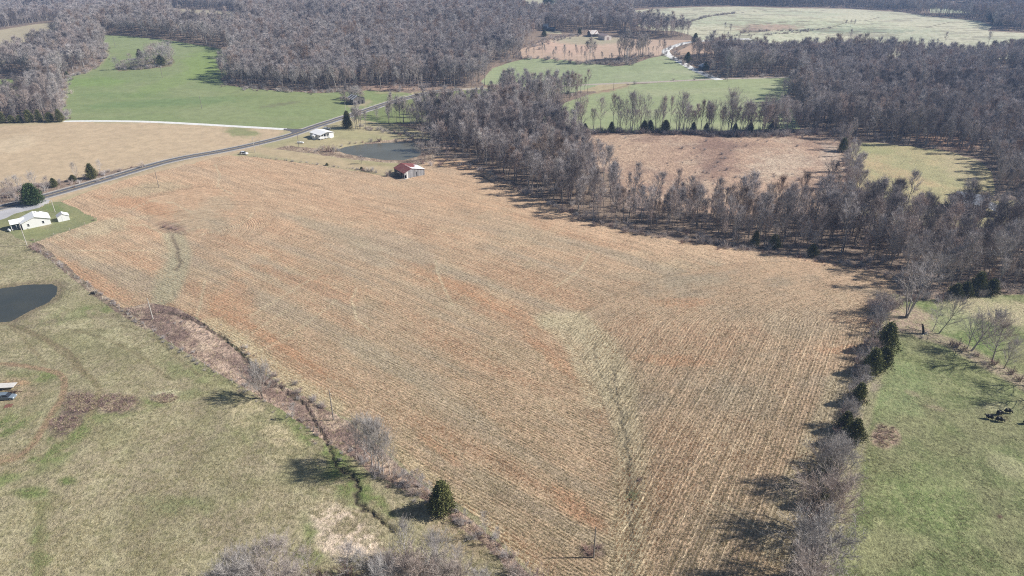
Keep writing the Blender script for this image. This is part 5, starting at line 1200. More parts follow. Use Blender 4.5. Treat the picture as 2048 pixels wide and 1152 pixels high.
M_BLUED = board_mat('blue_black_roofing', (.03, .04, .06), (.07, .085, .11), .6, .6)

class Building:
    """a building set out from its near corner: x runs along the front, y into the depth"""
    def __init__(s, name, label, cat, px, py, ang, sink=.0):
        s.e = bpy.data.objects.new(name, None); COL.objects.link(s.e); p = P(px, py); s.e.location = (p.x, p.y, p.z - sink); s.e.rotation_euler[2] = math.radians(ang); tag(s.e, label, cat)
    def put(s, name, soup, mat, parent=None): return soup.obj(name, mat, parent if parent is not None else s.e)
    def gable(s, L, D, hl, hr, ridge, rf, wall, roofL, roofR, x0=0, y0=0, over=.35, thick=.10, base=-.6, name_w='wall', walls=('f', 'b', 'l', 'r'), y_roof0=None):
        """gable end at the front; hl/hr eave heights left/right, ridge at fraction rf of the width"""
        xr = x0 + L * rf; W = Soup(); t = .12
        z0 = base
        for w in walls:
            q = Soup()
            if w in 'fb':
                y = y0 if w == 'f' else y0 + D - t
                P5 = [(x0, z0), (x0 + L, z0), (x0 + L, hr), (xr, ridge), (x0, hl)]
                q.poly([Vector((x, y, z)) for x, z in P5]); q.poly([Vector((x, y + t, z)) for x, z in P5][::-1])
                for i in range(5):
                    a, b = P5[i], P5[(i + 1) % 5]; q.poly([Vector((a[0], y, a[1])), Vector((a[0], y + t, a[1])), Vector((b[0], y + t, b[1])), Vector((b[0], y, b[1]))])
            else:
                x = x0 + .003 if w == 'l' else x0 + L - t - .003; h = (hl if w == 'l' else hr) - .02
                q.box((x, y0 + t, z0), (x + t, y0 + D - t, h))
            s.put(name_w, q, wall)
        yr0 = (y0 if y_roof0 is None else y_roof0) - over; yr1 = y0 + D + over
        for (xa, ha, mat, sg) in ((x0, hl, roofL, -1), (x0 + L, hr, roofR, 1)):
            if mat is None: continue
            sl = (ridge - ha) / abs(xr - xa); xe = xa + sg * over; he = ha - sl * over
            q = Soup(); lift = .02
            A = [Vector((xr, yr0, ridge + lift)), Vector((xe, yr0, he + lift)), Vector((xe, yr1, he + lift)), Vector((xr, yr1, ridge + lift))]
            Bq = [v + Vector((0, 0, thick)) for v in A]
            if sg > 0: A, Bq = A, Bq
            q.poly(Bq if sg > 0 else Bq[::-1]); q.poly(A[::-1] if sg > 0 else A)
            for i in range(4):
                j = (i + 1) % 4; f = [A[i], A[j], Bq[j], Bq[i]]; q.poly(f if sg > 0 else f[::-1])
            s.put('roof_slope', q, mat)
    def window(s, side, u, z, w, h, x=0, y=0, frame=M_WPAINT, pane=M_GLASS, name='window'):
        """side 'f' front wall at depth y, 'l' left wall at x, 'r' right wall at x"""
        F, G = Soup(), Soup(); t = .06
        def bx(S, a0, a1, z0, z1, d0, d1):
            if side == 'f': S.box((a0, y - d1, z0), (a1, y - d0, z1))
            elif side == 'l': S.box((x - d1, a0, z0), (x - d0, a1, z1))
            else: S.box((x + d0, a0, z0), (x + d1, a1, z1))
        for (a0, a1, z0, z1) in ((u - w / 2 - t, u - w / 2, z - t, z + h + t), (u + w / 2, u + w / 2 + t, z - t, z + h + t), (u - w / 2, u + w / 2, z + h, z + h + t), (u - w / 2, u + w / 2, z - t, z), (u - w / 2, u + w / 2, z + h / 2 - .02, z + h / 2 + .02)): bx(F, a0, a1, z0, z1, .003, .055)
        f = s.put(name, F, frame); bx(G, u - w / 2, u + w / 2, z, z + h, .002, .025); s.put('pane', G, pane, f)
    def box(s, name, lo, hi, mat, parent=None): q = Soup(); q.box(lo, hi); return s.put(name, q, mat, parent)

# white house at the lower left, with its porch wing
b = Building('farmhouse', 'white metal-roofed farmhouse with a side porch beside the paved road', 'house', 46.9, 459.8, 38)
b.gable(10.2, 7.6, 2.8, 2.8, 4.6, .5, M_WPAINT, M_WROOF, M_WROOF, over=.4)
b.gable(4.4, 2.0, 2.4, 2.4, 3.5, .5, M_WPAINT, M_WROOF, M_WROOF, x0=5.6, y0=7.7, over=.25)
# porch wing: a gabled roof carried on posts, running out to the left
q = Soup(); yr, ya, yb = 4.6, 2.2, 7.0; xa, xb = -3.9, 1.6; he, hr_ = 2.45, 3.75
def slope(p, q_, r, s_, th=.1):
    S = Soup(); A = [Vector(v) for v in (p, q_, r, s_)]; B = [v + Vector((0, 0, th)) for v in A]; S.poly(B); S.poly(A[::-1])
    for i in range(4): j = (i + 1) % 4; S.poly([A[i], A[j], B[j], B[i]])
    return S
b.put('porch_roof', slope((xa, ya - .3, he), (xb, ya - .3, he), (xb, yr, hr_), (xa, yr, hr_)), M_WROOF)
b.put('porch_roof', slope((xa, yr, hr_), (xb, yr, hr_), (xb, yb + .3, he), (xa, yb + .3, he)), M_WROOF)
S = Soup(); S.poly([Vector((xa + .05, ya, he)), Vector((xa + .05, yb, he)), Vector((xa + .05, yr, hr_ - .02))]); S.poly([Vector((xa + .15, ya, he)), Vector((xa + .15, yr, hr_ - .02)), Vector((xa + .15, yb, he))]); b.put('porch_gable', S, M_WPAINT)
for x_, y_ in ((-3.7, 2.3), (-3.7, 6.8), (-1.9, 2.3)): b.box('porch_post', (x_ - .1, y_ - .1, -.5), (x_ + .1, y_ + .1, he + .05), M_WPAINT)
b.box('porch_floor', (-3.9, 2.2, -.5), (-.01, 7.0, .12), M_CONC)
b.window('f', 2.2, 1.0, .7, 1.1); b.window('f', 7.6, 1.1, .7, 1.1); b.window('f', 1.6, -.02, .5, .35, name='vent')
b.window('l', 3.2, 1.0, .8, 1.1, x=.003); b.window('r', 3, 1.0, .9, 1.1, x=10.2)
b.box('door', (-.06, 4.3, .1), (-.004, 5.2, 2.1), M_BOARD); b.box('chimney', (6.1, 6.0, 3.8), (6.5, 6.4, 5.0), M_WPAINT); b.box('foundation', (-.04, -.04, -.7), (10.24, 7.64, -.02), M_CONC)
b.box('step', (10.3, 5.0, -.5), (11.6, 6.2, .15), M_CONC)
# shed
b = Building('garden_shed', 'small white gabled shed on the lawn beside the farmhouse', 'shed', 117.4, 444.4, 38)
b.gable(4.3, 3.6, 2.1, 2.1, 3.2, .5, M_WPAINT, simple('grey_shed_roof', (.55, .54, .53), .6), M_WROOF, over=.22, base=-.1)
b.box('skid', (.3, .1, -.45), (.6, 3.5, -.1), M_BOARDD); b.box('skid', (3.7, .1, -.45), (4.0, 3.5, -.1), M_BOARDD); b.box('door', (1.6, -.04, .0), (2.7, -.003, 1.9), M_WROOF); b.box('door_handle', (2.5, -.08, .9), (2.56, -.042, 1.0), M_DARK)
b.box('ramp', (1.5, -1.0, -.45), (2.8, -.1, -.15), M_BOARD)
# white house by the pond: front porch with railing
b = Building('porch_house', 'white low-gabled house with a railed front porch near the middle pond', 'house', 641.3, 280.2, 48, sink=.1)
b.gable(9.6, 8.9, 3.0, 3.0, 4.0, .5, M_WPAINT, M_WROOF, M_WROOF, y0=1.9, over=.4, y_roof0=0, base=-.3)
b.box('porch_floor', (0, 0, .55), (6.6, 1.9, .72), M_WPAINT); b.box('porch_room', (6.6, .05, -.2), (9.55, 1.9, 3.0), M_WPAINT)
for x_ in (.12, 2.2, 4.4, 6.45): b.box('porch_post', (x_ - .09, .02, -.5), (x_ + .09, .20, 3.05), M_WPAINT)
rail = b.box('porch_railing', (.2, .05, 1.55), (6.4, .13, 1.66), M_WPAINT); S = Soup(); S.box((.2, .06, .85), (6.4, .12, .93))
for i in range(40): S.box((.3 + i * .155, .07, .93), (.36 + i * .155, .11, 1.55))
b.put('baluster_panel', S, M_WPAINT)
for u in (1.0, 2.7, 5.6): b.window('f', u, 1.5, .9, 1.1, y=1.9)
b.box('door', (3.7, 1.84, .75), (4.6, 1.897, 2.8), M_BLUED); b.window('l', 4, 1.3, .8, 1.0, x=0); b.window('l', 8.3, 1.3, .8, 1.0, x=0)
b.box('side_room', (-1.9, 3.6, -.3), (-.01, 6.0, 2.3), M_WPAINT); b.put('side_room_roof', slope((-2.1, 3.4, 2.3), (0.0, 3.4, 2.75), (0.0, 6.2, 2.75), (-2.1, 6.2, 2.3)), M_WROOF)
b.box('step', (6.7, -.9, -.4), (7.7, -.02, .3), M_WPAINT); S = Soup()
for i in range(3): S.box((9.6, 2 + i * 2.6, 0), (9.66, 3 + i * 2.6, .3))
b.put('skirting_vent', S, M_DARK)
# barn with the red roof
b = Building('red_roofed_barn', 'weathered grey barn with a faded red and white metal roof', 'barn', 808.6, 358.2, 35, sink=.1)
b.gable(11.6, 11.0, 3.1, 3.15, 4.8, .36, M_BOARD, M_REDR, M_REDR, over=.3, walls=('b', 'r'))
# front wall with its openings, and the half open left side
S = Soup(); t = .1
def wq(S, pts, y): S.poly([Vector((x, y, z)) for x, z in pts]); S.poly([Vector((x, y + t, z)) for x, z in pts][::-1]); n_ = len(pts); [S.poly([Vector((pts[i][0], y, pts[i][1])), Vector((pts[i][0], y + t, pts[i][1])), Vector((pts[(i + 1) % n_][0], y + t, pts[(i + 1) % n_][1])), Vector((pts[(i + 1) % n_][0], y, pts[(i + 1) % n_][1]))]) for i in range(n_)]
xr = 11.6 * .36; hz_ = lambda x: 3.1 + (4.8 - 3.1) * x / xr if x < xr else 4.8 - (4.8 - 3.15) * (x - xr) / (11.6 - xr)
for (a_, c_, zb) in ((0, .18, -.5), (.18, 1.4, 2.0), (2.15, 2.9, -.5), (2.9, 5.3, -.5), (6.9, 7.35, 2.6), (7.35, 9.2, -.5), (9.2, 11.6, -.5)):
    q = Soup(); pts = [(a_, zb), (c_, zb), (c_, hz_(c_))] + ([(xr, hz_(xr))] if a_ < xr < c_ else []) + [(a_, hz_(a_))]; wq(q, pts, .0); b.put('board_wall', q, M_BOARD)
q = Soup(); wq(q, [(1.4, -.4), (2.15, -.4), (2.15, hz_(2.15)), (1.4, hz_(1.4))], -.03); b.put('pale_board_door', q, M_WPAINT)
for a_, c_ in ((5.3, 6.1), (6.1, 6.9)):
    q = Soup(); wq(q, [(a_, -.4), (c_ - .02, -.4), (c_ - .02, hz_(c_)), (a_, hz_(a_))], -.05); b.put('plank_door', q, M_BOARD)
q = Soup(); wq(q, [(6.9, -.4), (7.35, -.4), (7.35, 2.6), (6.9, 2.6)], .5); b.put('door_gap', q, M_DARK)
b.box('left_wall', (0.0, 3.6, -.5), (.1, 10.9, 3.0), M_BOARDD); b.box('inner_wall', (2.3, .5, -.4), (2.4, 9.2, 3.4), M_BOARDD)
for y_ in (.1, 1.8, 3.4): b.box('corner_post', (0.0, y_, -.5), (.16, y_ + .16, 3.05), M_BOARD)
# newer white sheets over the near right slope, and light patches by the ridge
sl = (4.8 - 3.15) / (11.6 - xr); zz = lambda x: 4.8 - sl * (x - xr) + .14
def sheet(nm, x1, x2, y1, y2, mat, dz=0.): b.put(nm, slope((x1, y1, zz(x1) + dz), (x2, y1, zz(x2) + dz), (x2, y2, zz(x2) + dz), (x1, y2, zz(x1) + dz), .02), mat)
sheet('white_roof_sheet', 4.4, 8.2, -.34, 2.6, M_WROOF); sheet('white_roof_sheet', 8.2, 11.95, -.34, 5.4, M_WROOF, .004); sheet('white_roof_sheet', 9.6, 11.9, 5.4, 8.4, M_WROOF)
for y_ in (2.6, 4.3, 6.2): sheet('roof_patch', 4.3, 4.9, y_, y_ + .8, M_WROOF, .01)
b.box('timber', (-2.9, -.7, .0), (.3, -.5, .22), M_BOARD); b.box('timber', (.2, -.6, .2), (1.5, -.35, .4), M_WPAINT)
# collapsing barn in the green field
b = Building('collapsing_barn', 'dark collapsing board barn overgrown with trees in the green field', 'barn', 707, 210.6, 48)
b.gable(10.5, 8.6, 4.2, 4.0, 6.0, .45, M_BOARDD, None, None, walls=('f', 'r', 'b')); b.box('left_wall', (.0, .2, -.5), (.12, 8.4, 4.1), M_BOARDD)
for i in range(9):
    y0 = -.4 + i * 1.05; dz = [0, .05, -.25, .02, -.1, .1, -.5, .0, -.2][i]
    b.put('roof_sheet', slope((4.7, y0, 6.05 + dz * .5), (-.4, y0, 3.95 + dz), (-.4, y0 + 1.0, 3.95 + dz), (4.7, y0 + 1.0, 6.05 + dz * .3), .05), M_GREYR if i % 3 == 1 else M_BOARDD)
    if i not in (3, 6): b.put('roof_sheet', slope((4.75, y0, 6.05 + dz), (4.75, y0 + 1.0, 6.05), (10.9, y0 + 1.0, 3.8 + dz * .7), (10.9, y0, 3.8 + dz), .05), M_GREYR if i % 2 else M_BOARD)
for u, w in ((1.6, 1.0), (4.2, 1.3), (7.6, 1.4)): b.box('doorway', (u, -.04, -.3), (u + w, -.005, 2.6), M_DARK)
# barns and sheds far off
def far_barn(name, label, cat, px, py, ang, L, D, h, r, wall, rl_, rr2, over=.4): 
    b = Building(name, label, cat, px, py, ang); b.gable(L, D, h, h, r, .5, wall, rl_, rr2, over=over); return b
b = far_barn('blue_black_barn', 'far dark blue-black barn with a lower wing at the edge of the woods', 'barn', 1094, 62.4, 78, 9, 5, 5.5, 8, M_BLUED, M_BLUED, M_BLUED); b.gable(7, 9, 3.0, 3.0, 4.4, .5, M_BLUED, M_BLUED, M_BLUED, x0=.8, y0=-8.9); b.box('door', (-.06, -6, -.2), (-.004, -3, 2.4), M_DARK)
b = Building('rusty_roofed_barn', 'far barn with a patchy white and rusty roof above the peach field', 'barn', 1176, 73.6, 15); 
b.gable(13, 9, 3.2, 3.2, 6.6, .5, M_BOARDD, M_RUST, M_RUST, over=.5)
b.e.rotation_euler[2] = math.radians(104); b.e.location.x += 12; b.box('doorway', (5, -.05, -.2), (8, -.005, 2.6), M_DARK)
b = Building('tan_shed', 'far tan metal shed below the rusty-roofed barn', 'shed', 1209, 80.8, 22); b.gable(8.6, 15, 4.2, 4.2, 5.9, .5, M_TANW, M_TANR, M_TANR, over=.2); b.box('door', (3, -.05, -.1), (5.6, -.005, 3.2), M_TANR)
b = Building('far_dark_shed', 'far dark slate shed among trees beside the gravel road', 'shed', 1404, 141.5, 20); b.gable(7.5, 6, 3.4, 3.4, 5.2, .5, M_BLUED, M_GREYR, M_GREYR, over=.3); b.box('doorway', (2.4, -.05, -.1), (4.6, -.005, 2.5), M_DARK)
b = Building('tree_hidden_barn', 'grey metal-roofed barn half hidden by bare trees beyond the long wood', 'barn', 1966, 431, 55, sink=.2); b.gable(10, 12, 4.6, 4.6, 7.6, .5, M_BOARDD, M_GREYR, M_GREYR, over=.4)
b.box('lean_to_wall', (.2, -4.2, -.4), (9.8, -4.1, 2.6), M_BOARDD); b.put('lean_to_roof', slope((-.2, -4.5, 2.7), (10.2, -4.5, 2.7), (10.2, -.45, 4.0), (-.2, -.45, 4.0)), M_GREYR); b.box('doorway', (3, -4.25, -.2), (6, -4.203, 2.2), M_DARK)
b = far_barn('far_house', 'far house with a dark roof and pale gable on the northeast skyline', 'house', 1881, 10.5, 10, 8, 13, 3.4, 6.5, M_TANW, M_BLUED, M_BLUED); b.window('f', 4, 1, 1.4, 1.6, y=0)
b = Building('far_white_shed', 'far long white shed near the northeast pines', 'shed', 1962, 15, 2); b.gable(26, 9, 3.2, 3.2, 4.6, .5, M_WPAINT, M_WROOF, M_WROOF); b.box('door', (10, -.05, 0), (14, -.005, 3), M_GREYR)

# ------------------------------------------------------------------ poles
M_POLE = simple('weathered_pole_wood', (.24, .215, .19), .9, var=.2, vscale=.8); M_POLEP = simple('pale_pole_wood', (.50, .47, .42), .9, var=.1); M_MET = simple('galvanised_metal', (.45, .46, .47), .4, metal=.6)
def pole(px, py, H, label, mat=M_POLE, lamp=False, trans=False, lean=(0, 0), arm=False):
    p = P(px, py); e = bpy.data.objects.new('utility_pole', None); COL.objects.link(e); e.location = p; e.rotation_euler = (lean[0], lean[1], R.uniform(0, 3)); tag(e, label, 'pole')
    S = Soup(); S.tube([Vector((0, 0, -.5)), Vector((0, 0, H * .5)), Vector((0, 0, H))], [.17, .145, .11], 8, cap=True); S.obj('shaft', mat, e)
    S = Soup(); S.tube([Vector((0, 0, H)), Vector((0, 0, H + .22))], [.05, .07], 6, cap=True); S.tube([Vector((.1, 0, H - 1.2)), Vector((.25, 0, H - 1.2))], [.05, .05], 6, cap=True); S.obj('insulator', M_MET, e)
    if trans: S = Soup(); S.tube([Vector((.38, 0, H - 2.4)), Vector((.38, 0, H - 1.5))], [.22, .22], 10, cap=True); S.box((.1, -.05, H - 2.1), (.2, .05, H - 1.8)); S.obj('transformer', M_MET, e)
    if lamp: S = Soup(); S.tube([Vector((0, 0, H - .8)), Vector((.8, 0, H - .3)), Vector((1.3, 0, H - .3))], [.04, .04, .04], 5); S.tube([Vector((1.3, 0, H - .5)), Vector((1.3, 0, H - .2))], [.2, .1], 8, cap=True); S.obj('yard_lamp', M_POLEP, e)
    if arm: S = Soup(); S.box((-1.1, -.06, H - .45), (1.1, .06, H - .33)); S.obj('crossarm', mat, e)
    return e
pole(1187, 1115, 8.0, 'nearest utility pole, standing in the stubble field by a purple bramble')
pole(667, 840, 9.3, 'dark utility pole between the creek and the stubble rows'); pole(306, 638, 7.6, 'pale leaning utility pole in the brown weeds at the creek head', M_POLEP, lean=(0, 0))
pole(54, 491, 10, 'tall pale pole at the lawn corner near the farmhouse', M_POLEP, trans=True); pole(318, 375, 8.6, 'grey utility pole in the northwest of the stubble field')
pole(510, 305, 8.8, 'pale utility pole with a lamp arm near the white parked car', M_POLEP, lamp=True); pole(110, 424, 5.5, 'short pale yard pole behind the small shed', M_POLEP); pole(598, 293, 7.5, 'slim dark pole beside the white propane tank')
pole(325, 155, 9.5, 'utility pole just south of the tree island in the green field'); pole(404, 218, 9, 'utility pole in the open middle of the green field'); pole(693, 236, 10.5, 'pale utility pole in front of the collapsing barn', M_POLEP)
pole(231, 95, 9.5, 'utility pole high on the green hill', arm=True); pole(1227, 180, 8.5, 'dark utility pole at the east end of the small valley trees'); pole(1840, 170, 9, 'utility pole among the northeastern woods'); pole(1454, 163, 8.5, 'utility pole by the far gravel junction')
# ------------------------------------------------------------------ fences
M_WIRE = simple('fence_wire', (.3, .29, .28), .5, metal=.5)
def fence(label, pts, step, h=1.25, mat=M_POLEP):
    line = smooth_px(pts, 2.); e = bpy.data.objects.new('wire_fence', None); COL.objects.link(e); p0 = line[0]; e.location = (p0[0], p0[1], 0); tag(e, label, 'fence')
    S0 = Soup(); S0.tube([Vector((0, 0, -.4)), Vector((0, 0, h))], [.075, .065], 5, cap=True); me = S0.mesh('fence_post', mat)
    acc = 0; last = line[0]; spots = [line[0]]
    for q in line[1:]:
        acc += np.hypot(*(q - last)); last = q
        if acc >= step: spots.append(q); acc = 0
    tops = []
    for q in spots:
        o = bpy.data.objects.new('post', me); COL.objects.link(o); z = ground_z(q[0], q[1]); o.location = (q[0] - p0[0], q[1] - p0[1], z); o.rotation_euler = (R.gauss(0, .05), R.gauss(0, .05), 0); o.parent = e; tops.append(Vector((q[0] - p0[0], q[1] - p0[1], z)))
    for k, zz_ in enumerate((.35, .7, 1.05)):
        S = Soup(); S.tube([t + Vector((0, 0, zz_)) for t in tops], [.012] * len(tops), 3); S.obj('wire', M_WIRE, e)
fence('wire fence on grey posts along the creek side of the left pasture', [(70, 499), (113, 531), (150, 556), (200, 596), (245, 624), (300, 660), (345, 690), (400, 727), (445, 755), (500, 785)], 5.)
fence('wire fence between the stubble field and the mown strip by the pond', [(492, 311.5), (560, 319.5), (620, 327), (700, 338), (745, 345)], 5.)
fence('low wire fence round the south side of the farmhouse lawn', [(70, 484), (100, 474), (140, 460), (196, 441)], 6.)
fence('wire fence along the north verge of the pale hay field road', [(215, 344), (260, 333), (330, 318), (420, 300)], 7.)
# brace posts of a gateway by the creek
e = bpy.data.objects.new('fence_brace', None); COL.objects.link(e); p = P(628, 863); e.location = p; tag(e, 'two dark brace posts of an old gateway beside the creek', 'gate')
for dx, hh in ((0, 1.7), (1.1, 1.4)): S = Soup(); S.tube([Vector((dx, .2 * dx, -.3)), Vector((dx, .2 * dx, hh))], [.11, .10], 6, cap=True); S.obj('post', M_POLE, e)
S = Soup(); S.tube([Vector((0, 0, 1.1)), Vector((1.1, .22, 1.1))], [.06, .06], 5, cap=True); S.obj('rail', M_POLE, e)

# ------------------------------------------------------------------ vehicles
def paint(name, c): k = NT(name); k.b.inputs['Roughness'].default_value = .3; k.b.inputs['Coat Weight'].default_value = .4; return k.out(c)
M_CARW = paint('white_car_paint', (.78, .78, .78)); M_CARS = paint('silver_car_paint', (.55, .57, .60)); M_CARB = paint('blue_grey_car_paint', (.17, .21, .25)); M_TYRE = simple('tyre_rubber', (.025, .025, .025), .85); M_LAMP = simple('headlight_glass', (.7, .7, .68), .15); M_TAIL = simple('tail_light_red', (.3, .02, .02), .3)
def vehicle(name, label, cat, px, py, ang, mat, L=4.6, Wd=1.85, prof=None, cabin=None):
    p = P(px, py); e = bpy.data.objects.new(name, None); COL.objects.link(e); e.location = p; e.rotation_euler[2] = math.radians(ang); tag(e, label, cat)
    prof = prof or [(-L / 2, .35), (-L / 2, .95), (-L / 2 + .15, 1.05), (L / 2 - 1.25, 1.02), (L / 2 - .15, .82), (L / 2, .65), (L / 2, .32)]
    cabin = cabin or [(-L / 2 + .25, 1.05), (-L / 2 + .65, 1.62), (.45, 1.64), (1.15, 1.03)]
    def extr(prof, w, name, m, inset=0, par=e):
        S = Soup(); n_ = len(prof)
        a = [Vector((x, -w / 2 + (inset if z > 1.3 else 0), z)) for x, z in prof]; c = [Vector((x, w / 2 - (inset if z > 1.3 else 0), z)) for x, z in prof]
        S.poly(a); S.poly(c[::-1])
        for i in range(n_): j = (i + 1) % n_; S.poly([a[i], c[i], c[j], a[j]])
        o = S.obj(name, m, par); 
        md = o.modifiers.new('b', 'BEVEL'); md.width = .05; md.segments = 2; return o
    extr(prof, Wd, 'body', mat); cb = extr(cabin, Wd - .12, 'window_band', M_GLASS, .16)
    (x0, z0), (x1, z1), (x2, z2), (x3, z3) = cabin
    S = Soup(); S.box((x1 + .03, -Wd / 2 + .24, z1 - .03), (x2 - .05, Wd / 2 - .24, z1 + .05)); S.obj('roof_panel', mat, e)
    for x in ((x1 + x2) / 2 - .1,): S = Soup(); S.box((x - .06, -Wd / 2 + .05, 1.03), (x + .06, Wd / 2 - .05, z1 + .02)); S.obj('door_pillar', mat, e)
    for sx in (-1, 1):
        for sy in (-1, 1):
            S = Soup(); S.tube([Vector((sx * L * .31, sy * (Wd / 2 - .2), .34)), Vector((sx * L * .31, sy * (Wd / 2 + .02), .34))], [.34, .34], 14, cap=True); w_ = S.obj('wheel', M_TYRE, e)
            S = Soup(); S.tube([Vector((sx * L * .31, sy * (Wd / 2 + .021), .34)), Vector((sx * L * .31, sy * (Wd / 2 + .03), .34))], [.2, .2], 10, cap=True); S.obj('rim', M_MET, w_)
            S = Soup(); xx = sx * (L / 2); S.box((min(xx, xx + sx * .03), sy * .62 - .18, .62 if sx > 0 else .75), (max(xx, xx + sx * .03), sy * .62 + .18, .78 if sx > 0 else .92)); S.obj('headlight' if sx > 0 else 'tail_light', M_LAMP if sx > 0 else M_TAIL, e)
    return e
vehicle('parked_car', 'white hatchback parked on the grass beside the paved road', 'car', 488, 308.5, -12, M_CARW, L=4.5)
vehicle('parked_car', 'silver sedan parked behind the white porch house', 'car', 653, 259.2, -8, M_CARS, L=4.7, cabin=[(-1.9, 1.03), (-1.3, 1.45), (.4, 1.46), (1.2, 1.0)])
vehicle('parked_car', 'blue-grey car parked at the left edge of the pasture', 'car', 14, 797.5, 4, M_CARB, L=4.4)
# flatbed trailer
e = bpy.data.objects.new('flatbed_trailer', None); COL.objects.link(e); e.location = P(8, 776); e.rotation_euler[2] = math.radians(6); tag(e, 'long flatbed trailer with a pale deck at the left edge of the pasture', 'trailer')
S = Soup(); S.box((-3.4, -1.15, .75), (3.1, 1.15, .86)); S.obj('deck', simple('pale_deck_planks', (.60, .57, .53), .8, var=.12, vscale=1.5), e)
S = Soup(); S.box((-3.4, -1.1, .58), (3.1, -1.0, .749)); S.box((-3.4, 1.0, .58), (3.1, 1.1, .749)); S.box((3.1, -.05, .6), (4.3, .05, .7)); S.obj('frame', M_MET, e)
for x in (-1.0, .0):
    for y in (-1.2, 1.2): S = Soup(); S.tube([Vector((x, y - .1, .36)), Vector((x, y + .1, .36))], [.36, .36], 12, cap=True); S.obj('wheel', M_TYRE, e)
# disc harrow
e = bpy.data.objects.new('disc_harrow', None); COL.objects.link(e); e.location = P(14, 788); e.rotation_euler[2] = math.radians(8); tag(e, 'dark rusty disc harrow between the trailer and the blue-grey car', 'farm implement')
M_RUSTY = simple('rusty_iron', (.09, .055, .04), .8, var=.3, vscale=3)
S = Soup(); [S.box((-2.4, y, .55), (2.6, y + .1, .67)) for y in (-.7, 0, .7)]; S.box((-2.4, -.7, .5), (-2.25, .8, .62)); S.box((2.4, -.7, .5), (2.55, .8, .62)); S.box((2.5, -.05, .4), (4.0, .1, .5)); S.obj('frame', M_RUSTY, e)
for i in range(12):
    S = Soup(); x = -2.2 + i * .4; y = -.5 if i % 2 else .55; S.tube([Vector((x, y, .28)), Vector((x + .05, y + .02, .28))], [.30, .28], 12, cap=True); S.obj('disc', M_RUSTY, e)
S = Soup(); S.box((-.9, -.8, 0), (.9, .8, .06)); o = S.obj('board', simple('red_board', (.19, .085, .065), .8)); o.location = P(17, 812); o.rotation_euler[2] = .3; tag(o, 'flat dull red board lying on the pasture below the blue-grey car', 'board')
# propane tanks
def tank(px, py, ang, L, r, label):
    e = bpy.data.objects.new('propane_tank', None); COL.objects.link(e); e.location = P(px, py); e.rotation_euler[2] = math.radians(ang); tag(e, label, 'tank'); S = Soup(); z = r + .25
    xs = [(-L / 2, .12), (-L / 2 + r * .25, .62), (-L / 2 + r * .8, .97), (-L / 2 + r * 1.2, 1), (L / 2 - r * 1.2, 1), (L / 2 - r * .8, .97), (L / 2 - r * .25, .62), (L / 2, .12)]
    S.tube([Vector((x, 0, z)) for x, k in xs], [r * k for x, k in xs], 14, cap=True); S.obj('shell', M_WROOF, e, smooth=True)
    for x in (-L * .3, L * .3): S = Soup(); S.box((x - .1, -r * .6, -.1), (x + .1, r * .6, z - r * .75)); S.obj('foot', M_CONC, e)
    S = Soup(); S.tube([Vector((0, 0, z + r - .02)), Vector((0, 0, z + r + .18))], [.2, .18], 8, cap=True); S.obj('dome_cap', M_WROOF, e)
tank(601, 287.6, -8, 4.2, .55, 'long white propane tank on the grass west of the porch house'); tank(19, 463, -35, 2.2, .42, 'short white propane tank on the lawn south of the farmhouse porch')
# mailbox by the road
e = bpy.data.objects.new('mailbox', None); COL.objects.link(e); e.location = P(484, 310.5); tag(e, 'white mailbox on a post in front of the white hatchback', 'mailbox'); S = Soup(); S.box((-.05, -.05, -.3), (.05, .05, 1.05)); S.obj('post', M_WPAINT, e); S = Soup(); S.box((-.12, -.25, 1.05), (.12, .25, 1.28)); S.obj('box', M_WROOF, e)
# feed trough in the pasture by the fence
e = bpy.data.objects.new('feed_trough', None); COL.objects.link(e); e.location = P(187, 588); e.rotation_euler[2] = .2; tag(e, 'low dark feed trough on the bare ground by the pasture fence', 'trough'); S = Soup(); S.box((-1, -.35, .3), (1, .35, .36)); S.box((-1, -.35, .36), (1, -.3, .6)); S.box((-1, .3, .36), (1, .35, .6)); S.obj('tray', M_BOARDD, e)
for x in (-.85, .85): S = Soup(); S.box((x - .06, -.3, -.05), (x + .06, .3, .3)); S.obj('leg', M_BOARDD, e)
# broken wood
e = bpy.data.objects.new('fallen_limb', None); COL.objects.link(e); e.location = P(1737, 760); tag(e, 'bleached white fallen limb beside the hedgerow', 'fallen branch')
S = Soup(); S.tube([Vector((-1.6, 0, 1.0)), Vector((0, 0, 1.05)), Vector((1.6, .2, .95))], [.13, .11, .06], 6, cap=True); S.tube([Vector((-1.5, 0, -.2)), Vector((-1.6, 0, 1.0)), Vector((-1.5, .1, 2.2))], [.12, .10, .05], 6, cap=True); S.obj('limb', M_DEAD, e)
S = Soup(); rr = random.Random(4)
for i in range(26): a = Vector((rr.uniform(-1.2, 2.6), rr.uniform(-.6, .6), rr.uniform(.1, 1.0))); S.blade(a, a + Vector((rr.gauss(0, .8), rr.gauss(0, .6), rr.gauss(.1, .4))), .06, rr)
S.obj('twigs', M_PALE, e)
e = bpy.data.objects.new('dead_snag', None); COL.objects.link(e); e.location = P(1847, 668); tag(e, 'black broken snag with pale split wood at its foot', 'dead tree')
S = Soup(); S.tube([Vector((0, 0, -.2)), Vector((-.3, .1, 1.2)), Vector((-.7, .2, 2.4)), Vector((-1.0, .2, 3.2)), Vector((-1.7, .3, 3.4))], [.35, .32, .28, .2, .05], 6, cap=True); S.obj('trunk', simple('charred_trunk', (.03, .026, .022), .9), e)
